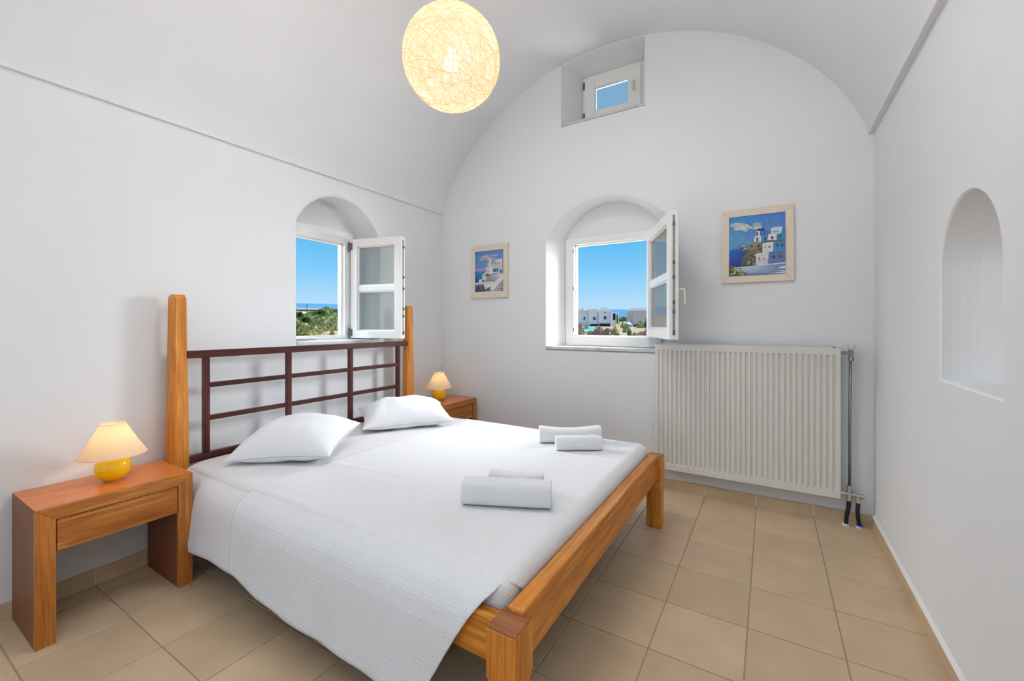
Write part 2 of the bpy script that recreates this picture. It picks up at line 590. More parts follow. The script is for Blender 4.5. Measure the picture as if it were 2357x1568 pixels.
# flat niche floor is spanned by the lowest edges of the loops; close it
mb.mk('niche', 'plaster', wr_o, smooth=True, edgesplit=50)

# unseen rear wall, its wide opening added for the fill panel
mb = MB()
FB = lambda a, z, d: (a, YB - d, z)
dr = rect(-2.25, .42, -.04, 2.25)
outer = [(-3.1, -.05), (.8, -.05), (.8, 4.0), (-3.1, 4.0)]
cap(mb, FB, 0, outer, [dr]); cap(mb, FB, .3, outer, [dr]); bridge(mb, FB, outer, 0, outer, .3); bridge(mb, FB, dr, 0, dr, .3)
tag(mb.mk('wall_rear', 'plaster'), 'white rear wall, unseen, with a wide opening added for a fill lamp', 'wall', kind='structure')

# barrel vault
mb = MB()
NU, NY = 72, 14
us = [.5 - .5 * math.cos(PI * i / NU) for i in range(NU + 1)]
ys = [YB - .05 + (YF + .001 - YB + .05) * j / NY for j in range(NY + 1)]
V, F = [], []
for y in ys:
    for u in us: V.append(vpt(y, u))
W = NU + 1
for j in range(NY):
    for i in range(NU): F.append((j * W + i, j * W + i + 1, (j + 1) * W + i + 1, (j + 1) * W + i))
n0 = len(V)
for y in ys:
    for i, u in enumerate(us):
        p = vpt(y, u)
        q = Vector(((p.x + 1.16) * 1.13 - 1.16, p.y, p.z + .28 if 0 < i < NU else p.z))
        V.append(q)
for j in range(NY):
    for i in range(NU): F.append((n0 + j * W + i, n0 + j * W + i + 1, n0 + (j + 1) * W + i + 1, n0 + (j + 1) * W + i))
    F.append((j * W, (j + 1) * W, n0 + (j + 1) * W, n0 + j * W))
    F.append((j * W + NU, (j + 1) * W + NU, n0 + (j + 1) * W + NU, n0 + j * W + NU))
ce = mk('ceiling', V, F, 'plaster', smooth=True, edgesplit=35)
tag(ce, 'white plastered barrel-vaulted ceiling springing from a thin ledge on both walls', 'ceiling', kind='structure')

# floor: slab and tiles
P_ = .333
X0, Y0 = -.4124, 3.058
fl = thing('floor', 'beige ceramic tile floor laid square with pale grout', 'floor', kind='structure')
MB().box(-3.3, .9, YB - .3, YF + .3, -.12, -.0035).mk('grout_bed', 'grout', fl)
g = .0022
def tile_mesh(w, d):
    m_ = MB().box(-w / 2 + g, w / 2 - g, -d / 2 + g, d / 2 - g, -.01, 0, .0013)
    me = bpy.data.meshes.new('tile')
    me.from_pydata(m_.v, [], m_.f)
    me.materials.append(MATS['floor_tile'])
    return me
cache = {}
def put_tile(par, x0, x1, y0, y1):
    k = (round(x1 - x0, 3), round(y1 - y0, 3))
    if k not in cache: cache[k] = tile_mesh(*k)
    o = bpy.data.objects.new('tile', cache[k])
    COL.objects.link(o); o.parent = par
    o.location = ((x0 + x1) / 2, (y0 + y1) / 2, 0)
xs = [X0 + P_ * k for k in range(-9, 5)]
yy = [Y0 + P_ * k for k in range(-17, 3)]
xs = [-3.03] + [x for x in xs if -3.0 < x < .56] + [.58]
yy = [YB] + [y for y in yy if YB + .02 < y < YF - .02] + [YF]
for i in range(len(xs) - 1):
    for j in range(len(yy) - 1):
        put_tile(fl, xs[i], xs[i + 1], yy[j], yy[j + 1])

# baseboards of cut tile
bz, bt = .076, .012
bb = thing('baseboard_far', 'beige tile skirting along the end wall below the radiator', 'baseboard', kind='structure')
ex = [XL(YF)] + [x for x in [X0 + P_ * k for k in range(-8, 5)] if XL(YF) + .05 < x < XR - .05] + [XR]
for a, b_ in zip(ex, ex[1:]):
    MB().box(a + .0015, b_ - .0015, YF - bt, YF, .001, bz, .001).mk('skirting_tile', 'floor_tile', bb)
MB().box(ex[0], ex[-1], YF - bt + .001, YF, .0, bz - .001).mk('grout_line', 'white_caulk', bb)
bb = thing('baseboard_left', 'beige tile skirting along the left wall behind bed and nightstands', 'baseboard', kind='structure')
ey = [YB] + [Y0 + P_ * k for k in range(-16, 2) if Y0 + P_ * k > YB + .05] + [YF - bt]
def slab(mbb, a, b_, t0, t1, z0, z1):
    V = [(XL(a) + t0, a, z0), (XL(a) + t1, a, z0), (XL(b_) + t1, b_, z0), (XL(b_) + t0, b_, z0)]
    V += [(x, y, z1) for x, y, z in V]
    mbb.add(V, [(0, 1, 2, 3), (4, 5, 6, 7), (0, 1, 5, 4), (1, 2, 6, 5), (2, 3, 7, 6), (3, 0, 4, 7)])
    return mbb
for a, b_ in zip(ey, ey[1:]):
    slab(MB(), a + .0015, b_ - .0015, 0, bt, .001, bz).mk('skirting_tile', 'floor_tile', bb)
slab(MB(), ey[0], ey[-1], 0, bt - .001, 0, bz - .001).mk('grout_line', 'white_caulk', bb)
bb = thing('baseboard_right', 'beige tile skirting with a white painted top ledge along the right wall', 'baseboard', kind='structure')
for a, b_ in zip(ey, ey[1:]):
    MB().box(XR - .012, XR, a + .0015, b_ - .0015, .001, bz, .001).mk('skirting_tile', 'floor_tile', bb)
MB().box(XR - .011, XR, ey[0], ey[-1], 0, bz - .001).mk('grout_line', 'white_caulk', bb)
V = [(XR - .0125, YB, bz), (XR, YB, bz), (XR, YB, bz + .016), (XR - .0125, YF - bt, bz), (XR, YF - bt, bz), (XR, YF - bt, bz + .016)]
mk('top_ledge', V, [(0, 1, 2), (3, 4, 5), (0, 1, 4, 3), (1, 2, 5, 4), (0, 2, 5, 3)], 'white_caulk', bb)

# ------------------------------------------------------------------ windows
def frame_members(par, F, a0, a1, z0, z1, oa0, oa1, oz0, oz1, d0, d1, mat='white_paint'):
    """four frame members as one part each, from box corners mapped by the wall function"""
    def mem(name, x0, x1, y0, y1):
        m_ = MB().box(x0, x1, d0, d1, y0, y1, .004)
        mk(name, [F(v[0], v[2], v[1]) for v in m_.v], m_.f, mat, par)
    mem('frame_stile', a0, oa0, z0, z1)
    mem('frame_stile', oa1, a1, z0, z1)
    mem('frame_rail', oa0, oa1, z0, oz0)
    mem('frame_rail', oa0, oa1, oz1, z1)
    # thin inner stop
    m_ = MB()
    for q in ((oa0 - .0, oa0 + .012, oz0, oz1), (oa1 - .012, oa1, oz0, oz1), (oa0, oa1, oz0, oz0 + .010), (oa0, oa1, oz1 - .012, oz1)):
        m_.box(q[0], q[1], d0 + .035, d1 + .005, q[2], q[3], .001)
    mk('rebate_stop', [F(v[0], v[2], v[1]) for v in m_.v], m_.f, mat, par)

def make_sash(par, loc, rotz, L, H, T=.062, st=.072, bar=.05, nb=1):
    """leaf frame in its own axes: hinge at x=0, thickness centred on y"""
    m_ = MB()
    h = T / 2
    m_.box(0, st, -h, h, 0, H, .004).box(L - st, L, -h, h, 0, H, .004)
    m_.box(st - .002, L - st + .002, -h, h, 0, st, .004).box(st - .002, L - st + .002, -h, h, H - st, H, .004)
    for k in range(nb):
        zc_ = H * (k + 1) / (nb + 1)
        m_.box(st - .002, L - st + .002, -h * .7, h * .7, zc_ - bar / 2, zc_ + bar / 2, .006)
    # overlapping lip round the leaf, room side
    q = .012
    s_ = mk('sash', m_.v, m_.f, 'white_paint', par, world=False, loc=loc, rotz=rotz)
    edges = [st] + [H * (k + 1) / (nb + 1) for k in range(nb)] + [H - st]
    for k in range(nb + 1):
        z0 = edges[k] + (bar / 2 if k > 0 else 0)
        z1 = edges[k + 1] - (bar / 2 if k < nb else 0)
        mk('pane', *(lambda b_: (b_.v, b_.f))(MB().box(st, L - st, -.004, .004, z0, z1)), 'glass', s_, world=False)
        bd = MB()
        for sy in (-1, 1):
            bd.box(st, st + .010, sy * .008 - .006, sy * .008 + .006, z0, z1).box(L - st - .010, L - st, sy * .008 - .006, sy * .008 + .006, z0, z1)
            bd.box(st, L - st, sy * .008 - .006, sy * .008 + .006, z0, z0 + .010).box(st, L - st, sy * .008 - .006, sy * .008 + .006, z1 - .010, z1)
        mk('glazing_bead', bd.v, bd.f, 'white_paint', s_, world=False)
    # espagnolette strip, latches on the free edge
    strip = MB().box(L - .001, L + .002, -.008, .008, .03, H - .03)
    mk('lock_strip', strip.v, strip.f, 'old_brass', s_, world=False)
    lt = MB()
    for zz in (.05, .19, .25, .42, .60 * H, H - .09):
        lt.box(L + .001, L + .007, -.009, .007, zz - .013, zz + .013, .002)
        lt.tube([(L + .005, 0, zz), (L + .014, 0, zz)], .005, 8)
    mk('lock_bolt', lt.v, lt.f, 'dark_metal', s_, world=False)
    return s_

# window 1: arched, in the far wall
w = thing('window_1', 'arched window in the end wall, its glazed leaf swung open over the radiator', 'window', (-1.2, YF + .25, 1.1), kind='structure')
frame_members(w, FF, -1.645, -.775, 1.092, 2.09, -1.562, -.862, 1.178, 2.03, .20, .27)
mk('sill', *(lambda b_: (b_.v, b_.f))(MB().box(-1.752, -.64, YF - .012, YF + .205, 1.062, 1.09, .006)), 'stone', w)
inv = Vector((-1.2, YF + .25, 1.1))
s1 = make_sash(w, Vector((-.862, 3.675, 1.185)) - inv, R(-65.5), .765, .865)
hd = MB().tube([(.735, -.031, .32), (.735, -.062, .32)], .008, 10)
hd.tube([(.735, -.060, .32), (.735, -.066, .25), (.735, -.062, .21)], .007, 10).box(.722, .748, .031, .036, .27, .37)
hd = MB().box(.722, .748, .031, .038, .27, .37, .002).tube([(.735, .036, .34), (.735, .078, .34)], .007, 10).tube([(.735, .074, .345), (.735, .080, .28), (.735, .076, .24)], .007, 10)
mk('handle', hd.v, hd.f, 'white_plastic', s1, world=False)
for zz in (1.24, 1.62, 1.97):
    MB().tube([(-1.560, YF + .192, zz - .018), (-1.560, YF + .192, zz + .018)], .005, 8).mk('latch_keep', 'dark_metal', w)
MB().tube([(-.862, 3.668, 1.23), (-.862, 3.668, 1.29)], .008, 10).mk('hinge', 'chrome', w)
MB().tube([(-.862, 3.668, 1.95), (-.862, 3.668, 2.01)], .008, 10).mk('hinge', 'chrome', w)

# window 2: small arched, in the left wall
w = thing('window_2', 'small arched window in the left wall, its two-pane leaf open above the headboard', 'window', (-3.16, 2.15, 1.1), kind='structure')
frame_members(w, FLf, 1.81, 2.50, 1.10, 2.092, 1.885, 2.405, 1.185, 1.992, .225, .30)
sl = MB().box(1.815, 2.60, -.004, .23, 1.135, 1.160, .005)
mk('sill', [FLf(v[0], v[2], v[1]) for v in sl.v], sl.f, 'stone', w)
s2 = make_sash(w, Vector((-3.135, 2.470, 1.168)) - Vector((-3.16, 2.15, 1.1)), R(13.5), .505, .862, st=.066)
for zz in (.05, .80):
    m_ = MB().tube([(-.012, -.034, zz - .035), (-.012, -.034, zz + .035)], .009, 10).box(-.02, .018, -.038, -.031, zz - .03, zz + .03)
    mk('hinge', m_.v, m_.f, 'dark_metal', s2, world=False)
MB().box(-3.125, -3.105, 1.92, 2.10, 1.168, 1.174).mk('stay_bar', 'dark_metal', w)

# window 3: little vent window high under the vault
w = thing('window_3', 'little square vent window high under the vault, closed', 'window', (-1.2, YF + .28, 3.2), kind='structure')
frame_members(w, FF, -1.492, -.905, 3.175, 3.585, -1.465, -.955, 3.205, 3.545, .25, .32)
m_ = MB()
A0, A1, Z0, Z1, IA0, IA1, IZ0, IZ1 = -1.468, -.952, 3.200, 3.548, -1.372, -1.068, 3.248, 3.465
for q in ((A0, IA0, Z0, Z1), (IA1, A1, Z0, Z1), (IA0, IA1, Z0, IZ0), (IA0, IA1, IZ1, Z1)):
    m_.box(q[0], q[1], YF + .235, YF + .295, q[2], q[3], .004)
sh = m_.mk('sash', 'white_paint', w)
mk('pane', *(lambda b_: (b_.v, b_.f))(MB().box(IA0, IA1, YF + .268, YF + .274, IZ0, IZ1)), 'glass', sh)
MB().tube([(-1.474, YF + .232, 3.47), (-1.474, YF + .232, 3.53)], .009, 10).mk('hinge', 'dark_metal', w)
MB().tube([(-1.474, YF + .232, 3.21), (-1.474, YF + .232, 3.245)], .009, 10).mk('hinge', 'dark_metal', w)
MB().box(-1.025, -1.003, YF + .222, YF + .236, 3.33, 3.42, .002).tube([(-1.014, YF + .225, 3.40), (-1.014, YF + .19, 3.40)], .006, 8).tube([(-1.014, YF + .192, 3.404), (-1.010, YF + .192, 3.33)], .006, 8).mk('handle', 'white_plastic', w)
MB().box(-1.60, -.864, YF - .008, YF + .26, 3.062, 3.078, .003).mk('sill', 'stone', w)

# ------------------------------------------------------------------ radiator
rx0, rx1, rz0, rz1, ry = -.757, .388, .180, 1.137, 3.375
rad = thing('radiator', 'white ribbed panel radiator hung on the end wall below the window', 'radiator', ((rx0 + rx1) / 2, 3.43, rz0))
V, F = [], []
nr = 34
pitch = (rx1 - rx0 - .035) / nr
cols = [(rx0, .010), (rx0 + .003, .001), (rx0 + .006, 0), (rx0 + .012, 0)]
for k in range(nr):
    b0 = rx0 + .0175 + k * pitch
    for fr_, d in ((.18, 0), (.28, .010), (.56, .010), (.68, 0)):
        cols.append((b0 + fr_ * pitch, d))
cols += [(rx1 - .012, 0), (rx1 - .006, 0), (rx1 - .003, .001), (rx1, .010)]
rows = [(rz0, 0), (rz0 + .004, 0), (rz0 + .042, 0), (rz0 + .056, 1), (rz1 - .056, 1), (rz1 - .042, 0), (rz1 - .004, 0), (rz1, 0)]
for zi, (z, on) in enumerate(rows):
    for ci, (x, d) in enumerate(cols):
        edge = .006 if zi in (0, len(rows) - 1) else 0
        dd = d if ci < 4 or ci >= len(cols) - 4 else d * on
        V.append((x, ry + dd + edge, z))
W = len(cols)
for j in range(len(rows) - 1):
    for i in range(W - 1): F.append((j * W + i, j * W + i + 1, (j + 1) * W + i + 1, (j + 1) * W + i))
mk('front_panel', V, F, 'radiator_enamel', rad, smooth=True, edgesplit=28)
MB().box(rx0 + .01, rx1 - .01, ry + .075, ry + .083, rz0 + .02, rz1 - .015).mk('rear_panel', 'radiator_enamel', rad)
for x in (rx0, rx1 - .003):
    MB().box(x, x + .003, ry + .008, ry + .082, rz0 + .012, rz1 - .003).mk('side_panel', 'radiator_enamel', rad)
gr = MB()
gr.box(rx0 + .006, rx1 - .03, ry + .008, ry + .016, rz1 - .006, rz1 + .006).box(rx0 + .006, rx1 - .03, ry + .068, ry + .078, rz1 - .006, rz1 + .006)
gr.box(rx0 + .006, rx0 + .016, ry + .008, ry + .078, rz1 - .006, rz1 + .006).box(rx1 - .04, rx1 - .03, ry + .008, ry + .078, rz1 - .006, rz1 + .006)
for k in range(92):
    x = rx0 + .02 + k * (rx1 - rx0 - .065) / 91
    gr.box(x, x + .0055, ry + .014, ry + .07, rz1 - .002, rz1 + .006)
gr.mk('top_grille', 'radiator_enamel', rad)
MB().box(rx0 + .02, rx1 - .045, ry + .016, ry + .07, rz1 - .07, rz1 - .06).mk('fins', 'radiator_dark', rad)
MB().box(-.60, -.57, ry + .083, YF - .001, .35, 1.0).mk('wall_bracket', 'radiator_enamel', rad)
MB().box(.20, .23, ry + .083, YF - .001, .35, 1.0).mk('wall_bracket', 'radiator_enamel', rad)
MB().tube([(rx1, 3.43, 1.107), (.399, 3.43, 1.107)], .007, 12).tube([(.397, 3.43, 1.107), (.420, 3.43, 1.107)], .0125, 6).mk('union_nut', 'steel', rad)
MB().tube([(.419, 3.43, 1.107), (.447, 3.43, 1.107)], .009, 12).tube([(.444, 3.43, 1.128), (.444, 3.43, 1.07)], [.012, .0115], 12).tube([(.444, 3.43, 1.082), (.444, 3.43, 1.056)], .0145, 6).mk('valve_body', 'steel', rad)
MB().lathe([(0, 0), (.015, 0), (.018, .006), (.018, .032), (.013, .042), (0, .042)], (.446, 3.43, 1.126), 20).mk('thermostat_knob', 'cream_plastic', rad, smooth=True, edgesplit=40)

pp = thing('heating_pipe', 'grey riser pipe with chrome manifold and black hoses at radiator side', 'pipe', (.44, 3.43, 0))
MB().tube([(.441, 3.43, 1.06), (.438, 3.432, .70), (.437, 3.43, .262)], .0078, 12).mk('riser_pipe', 'steel', pp, smooth=True)
MB().tube([(.392, 3.43, .208), (.505, 3.43, .202)], .0105, 16).tube([(.392, 3.43, .208), (.404, 3.43, .2075)], .0155, 16).tube([(.492, 3.43, .203), (.508, 3.43, .202)], .0145, 16).tube([(.505, 3.425, .190), (.520, 3.42, .188)], .006, 8).mk('manifold', 'chrome', pp, smooth=True, edgesplit=40)
MB().tube([(.437, 3.43, .262), (.437, 3.43, .215)], .0145, 6).tube([(.437, 3.43, .205), (.435, 3.43, .165)], .0155, 6).mk('compression_nut', 'chrome', pp)
MB().tube([(.480, 3.43, .200), (.480, 3.43, .160)], .0155, 6).mk('compression_nut', 'chrome', pp)
MB().tube([(.435, 3.43, .172), (.431, 3.432, .12), (.422, 3.436, .06), (.419, 3.437, .0)], .0115, 12).mk('hose', 'black_rubber', pp, smooth=True)
MB().tube([(.480, 3.43, .168), (.477, 3.432, .11), (.480, 3.438, .06), (.488, 3.442, 0)], .0115, 12).mk('hose', 'black_rubber', pp, smooth=True)
MB().lathe([(.011, .013), (.0195, .013), (.0195, 0)], (.419, 3.437, .0005), 20).mk('floor_collar', 'white_plastic', pp)
MB().lathe([(.011, .010), (.0195, .010), (.0195, 0)], (.488, 3.442, .0005), 20).mk('floor_collar', 'white_plastic', pp)
MB().lathe([(.010, .020), (.0165, .019), (.0165, .010)], (.488, 3.442, .0005), 20).mk('sleeve', 'blue_plastic', pp, label='blue plastic sleeve')

# ------------------------------------------------------------------ pictures
def picture(name, label, x0, x1, z0, z1, ix0, ix1, iz0, iz1, polys):
    w = thing(name, label, 'painting', ((x0 + x1) / 2, YF, (z0 + z1) / 2), group='framed pictures on the end wall')
    yb, yf_, yi = YF - .001, YF - .022, YF - .014
    def member(o1, o2, i1, i2):
        V = []
        for (x, z), y in ((o1, yf_), (o2, yf_), (i2, yf_ + .003), (i1, yf_ + .003), (o1, yb), (o2, yb), (i2, yb), (i1, yb)):
            V.append((x, y, z))
        mk('frame_rail', V, [(0, 1, 2, 3), (4, 5, 6, 7), (0, 1, 5, 4), (1, 2, 6, 5), (2, 3, 7, 6), (3, 0, 4, 7)], 'frame_cream', w)
    e = .0008
    member((x0, z0 + e), (x0, z1 - e), (ix0, iz0 + e), (ix0, iz1 - e))
    member((x1, z0 + e), (x1, z1 - e), (ix1, iz0 + e), (ix1, iz1 - e))
    member((x0 + e, z0), (x1 - e, z0), (ix0 + e, iz0), (ix1 - e, iz0))
    member((x0 + e, z1), (x1 - e, z1), (ix0 + e, iz1), (ix1 - e, iz1))
    V, F, C = [], [], []
    V += [(ix0 - .004, YF - .002, iz0 - .004), (ix1 + .004, YF - .002, iz0 - .004), (ix1 + .004, YF - .002, iz1 + .004), (ix0 - .004, YF - .002, iz1 + .004)]
    V += [(v[0], yi, v[2]) for v in V]
    F += [(0, 1, 2, 3), (4, 5, 6, 7), (0, 1, 5, 4), (1, 2, 6, 5), (2, 3, 7, 6), (3, 0, 4, 7)]
    C += [srgb(230, 225, 215)] * 8
    for k, (pts, cols_) in enumerate(polys):
        n = len(V)
        y = yi - .00012 * (k + 1)
        pts = [(min(max(a, 0), 1), min(max(b_, 0), 1)) for a, b_ in pts]
        for j, (a, b_) in enumerate(pts):
            V.append((ix0 + (ix1 - ix0) * a, y, iz0 + (iz1 - iz0) * b_))
            c = cols_[j % len(cols_)] if isinstance(cols_, list) else cols_
            C.append(srgb(*c))
        tr_ = tessellate_polygon([[Vector((a, b_, 0)) for a, b_ in pts]])
        F += [tuple(n + i for i in q) for q in tr_]
    o = mk('canvas', V, F, 'oil_paint', w)
    ca = o.data.color_attributes.new('paint', 'FLOAT_COLOR', 'POINT')
    for i, c in enumerate(C): ca.data[i].color = c
    return w

rng = random.Random(4)
def uvA(x, y):
    u = (x - 245) / 852
    yt, yb_ = 405 - 107 * u, 1300 - 55 * u
    return (u, 1 - (y - yt) / (yb_ - yt))
def uvB(x, y):
    u = (x - (315 + (y - 350) * .03)) / 602
    yt, yb_ = 350 - 75 * u, 1200 + 15 * u
    return (u, 1 - (y - yt) / (yb_ - yt))
def PL(f, s, c): return ([f(x, y) for x, y in s], c)
def blobs(f, x0, x1, y0, y1, n, r0, r1, cs):
    out = []
    for _ in range(n):
        cx, cy = rng.uniform(x0, x1), rng.uniform(y0, y1)
        r = rng.uniform(r0, r1)
        out.append(PL(f, [(cx + r * math.cos(a) * rng.uniform(.7, 1.4), cy + r * .6 * math.sin(a)) for a in [i * PI / 3 for i in range(6)]], rng.choice(cs)))
    return out
A = [([(0, .35), (1, .35), (1, 1), (0, 1)], [(105, 165, 205), (110, 150, 215), (74, 120, 205), (40, 140, 195)])]
A += blobs(uvA, 320, 700, 490, 590, 26, 22, 60, [(150, 180, 205), (190, 200, 208), (170, 188, 205), (205, 208, 205)])
A += blobs(uvA, 420, 580, 490, 550, 8, 15, 35, [(215, 212, 205), (230, 225, 212)])
A += [PL(uvA, [(245, 900), (330, 870), (420, 800), (560, 760), (660, 740), (640, 1160), (245, 1160)], [(70, 150, 200), (60, 140, 195), (80, 140, 180), (110, 170, 200), (70, 130, 180), (10, 50, 130), (5, 40, 140)])]
A += [PL(uvA, [(245, 910), (400, 880), (520, 850), (500, 1130), (245, 1140)], [(20, 100, 180), (20, 90, 175), (15, 80, 160), (0, 40, 140), (0, 45, 165)])]
A += [PL(uvA, [(410, 1140), (440, 1050), (520, 900), (600, 780), (760, 770), (780, 950), (680, 1130)], [(70, 85, 85), (90, 95, 85), (130, 120, 95), (175, 160, 120), (150, 140, 105), (95, 95, 80), (60, 75, 70)])]
A += blobs(uvA, 450, 740, 800, 1110, 42, 10, 30, [(190, 165, 120), (110, 115, 80), (70, 90, 75), (215, 190, 150), (60, 80, 70), (150, 150, 110)])
A += [PL(uvA, [(630, 770), (640, 690), (665, 680), (670, 600), (745, 600), (750, 770)], (215, 225, 235)),
      PL(uvA, [(745, 770), (745, 600), (830, 600), (835, 760)], (70, 135, 190)),
      PL(uvA, [(675, 605), (690, 575), (720, 562), (765, 562), (795, 578), (805, 605), (740, 600)], (20, 55, 140)),
      PL(uvA, [(835, 745), (845, 650), (970, 640), (970, 740)], (225, 225, 225)),
      PL(uvA, [(885, 645), (890, 560), (920, 545), (1050, 535), (1040, 640)], (210, 220, 232)),
      PL(uvA, [(975, 740), (975, 645), (1035, 630), (1050, 545), (1095, 545), (1095, 730)], (50, 140, 195)),
      PL(uvA, [(750, 775), (1095, 715), (1095, 740), (930, 765), (750, 790)], (110, 100, 60)),
      PL(uvA, [(765, 790), (925, 765), (920, 910), (860, 925), (760, 940)], (222, 224, 230)),
      PL(uvA, [(925, 765), (1095, 745), (1095, 905), (920, 915)], (60, 135, 190)),
      PL(uvA, [(660, 945), (855, 925), (845, 1110), (665, 1125)], [(225, 215, 208), (215, 220, 230), (190, 195, 220), (225, 220, 222)]),
      PL(uvA, [(855, 925), (1095, 905), (1095, 1080), (845, 1100)], (95, 120, 165)),
      PL(uvA, [(345, 1165), (1095, 1080), (1095, 1255), (520, 1290), (350, 1235)], [(200, 215, 230), (110, 135, 180), (90, 120, 170), (70, 105, 165), (160, 190, 210)]),
      PL(uvA, [(345, 1170), (1095, 1075), (1095, 1095), (560, 1145), (410, 1165), (360, 1200)], (220, 232, 242)),
      PL(uvA, [(900, 1245), (1095, 1215), (1095, 1240)], (215, 225, 240)), PL(uvA, [(950, 1205), (1095, 1195), (1095, 1215)], (190, 210, 235)),
      PL(uvA, [(980, 1165), (1095, 1125), (1095, 1175)], (225, 230, 235)),
      PL(uvA, [(245, 1130), (340, 1150), (345, 1230), (520, 1245), (500, 1300), (245, 1300)], (70, 85, 60))]
A += blobs(uvA, 250, 500, 1170, 1290, 34, 8, 22, [(190, 190, 110), (60, 80, 50), (110, 120, 70), (200, 200, 170), (50, 65, 50)])
for x, y, w_, h_ in ((683, 650, 10, 25), (683, 735, 12, 28), (737, 640, 8, 35), (795, 640, 8, 22), (905, 705, 13, 22), (1020, 683, 9, 16), (920, 615, 5, 10), (950, 612, 5, 10), (975, 610, 5, 10), (1000, 608, 5, 10), (798, 850, 5, 18), (864, 845, 8, 20), (980, 818, 10, 20), (1045, 815, 10, 20), (715, 1030, 6, 24), (778, 1028, 4, 22), (927, 992, 10, 22), (1022, 985, 10, 22), (805, 720, 12, 18)):
    A.append(PL(uvA, [(x - w_, y - h_), (x + w_, y - h_), (x + w_, y + h_), (x - w_, y + h_)], (25, 55, 105) if x > 900 and y > 700 or x in (737, 795) else (70, 60, 75)))
B = [([(0, .35), (1, .35), (1, 1), (0, 1)], [(95, 150, 205), (150, 160, 200), (70, 135, 200), (70, 130, 195)])]
B += blobs(uvB, 430, 760, 400, 520, 18, 25, 60, [(190, 170, 190), (205, 180, 185), (150, 160, 195)])
B += [PL(uvB, [(315, 700), (560, 690), (560, 780), (315, 770)], (165, 150, 200)),
      PL(uvB, [(315, 765), (560, 760), (540, 1010), (315, 1020)], [(50, 120, 200), (60, 150, 180), (60, 110, 130), (20, 50, 130)]),
      PL(uvB, [(545, 800), (575, 600), (620, 580), (630, 480), (655, 480), (680, 540), (700, 640), (720, 700), (720, 830), (560, 860)], [(215, 215, 220), (190, 195, 205), (215, 215, 210), (235, 232, 225)]),
      PL(uvB, [(700, 690), (720, 560), (800, 500), (900, 490), (900, 720), (860, 830), (700, 800)], [(200, 200, 205), (190, 190, 200), (215, 218, 225), (225, 225, 228)]),
      PL(uvB, [(715, 715), (830, 700), (830, 790), (715, 790)], (100, 160, 190)),
      PL(uvB, [(480, 830), (545, 800), (600, 860), (600, 930), (490, 960)], (200, 205, 210)),
      PL(uvB, [(550, 840), (600, 810), (670, 850), (640, 885), (570, 880)], (110, 105, 70)),
      PL(uvB, [(600, 880), (880, 800), (935, 840), (780, 1000), (560, 1000)], [(150, 150, 160), (190, 190, 190), (225, 222, 215), (160, 155, 165), (130, 130, 145)]),
      PL(uvB, [(420, 940), (480, 930), (485, 1010), (425, 1015)], (235, 228, 215)),
      PL(uvB, [(330, 1030), (940, 1010), (945, 1215), (335, 1200)], [(110, 120, 150), (140, 140, 155), (110, 110, 130), (60, 70, 105)]),
      PL(uvB, [(525, 1050), (760, 1000), (890, 860), (935, 850), (935, 940), (740, 1190), (680, 1205), (670, 1100), (560, 1160), (535, 1100)], (228, 226, 216)),
      PL(uvB, [(930, 960), (945, 1215), (720, 1210)], [(120, 120, 140), (100, 100, 120), (170, 170, 175)]),
      PL(uvB, [(335, 1000), (700, 990), (690, 1040), (335, 1045)], (205, 205, 225))]
for x, y, w_, h_ in ((590, 640, 6, 22), (765, 600, 8, 14), (808, 595, 8, 14), (850, 590, 8, 14), (550, 770, 8, 18), (765, 745, 9, 32), (720, 745, 7, 25), (810, 740, 7, 25), (872, 775, 12, 30), (413, 1125, 20, 48), (505, 830, 6, 30), (590, 760, 6, 20), (635, 760, 5, 16)):
    B.append(PL(uvB, [(x - w_, y - h_), (x + w_, y - h_), (x + w_, y + h_), (x - w_, y + h_)], (45, 60, 95)))
for k in range(6):
    B.append(PL(uvB, [(900 - k * 26, 985 + k * 38), (940, 985 + k * 38), (940, 995 + k * 38), (895 - k * 26, 998 + k * 38)], (215, 215, 222)))
B += blobs(uvB, 480, 560, 1090, 1180, 9, 12, 26, [(70, 85, 75), (90, 100, 80)])
picture('framed_painting', 'larger cream-framed painting, blue-domed church on a cliff, right of the window', -.302, .142, 1.590, 2.114, -.252, .094, 1.640, 2.066, A)
picture('framed_painting', 'smaller cream-framed painting of white houses and steps, left of the window', -2.590, -2.150, 1.553, 2.076, -2.542, -2.203, 1.615, 2.018, B)

# ------------------------------------------------------------------ bed
bed = thing('double_bed', 'teak bed frame with tall head posts and dark lattice headboard', 'bed', (-1.7, 1.92, 0))
def post_oct(xc, yc_, name, H=1.452):
    V, F = [], []
    prof = [(0, .047), (.5, .047), (H - .25, .0375), (H - .02, .035), (H, .028)]
    ch = .42
    for z, r_ in prof:
        c = r_ * (1 - ch)
        for a, b_ in ((r_, -c), (r_, c), (c, r_), (-c, r_), (-r_, c), (-r_, -c), (-c, -r_), (c, -r_)):
            V.append((xc + a, yc_ + b_, z))
    for j in range(len(prof) - 1):
        for i in range(8): F.append((j * 8 + i, j * 8 + (i + 1) % 8, (j + 1) * 8 + (i + 1) % 8, (j + 1) * 8 + i))
    F.append(tuple(range(8))[::-1]); F.append(tuple(range(len(prof) * 8 - 8, len(prof) * 8)))
    return mk(name, V, F, 'post_2', bed)
HX = -2.795
post_oct(HX, 1.047, 'head_post')
post_oct(HX, 2.800, 'head_post')
hx = -2.782
MB().box(hx - .017, hx + .017, 1.08, 2.77, 1.098, 1.140, .003).mk('top_rail', 'dark_wood_1', bed)
MB().box(hx - .016, hx + .016, 1.08, 2.77, .510, .552, .003).mk('bottom_rail', 'dark_wood_1', bed)
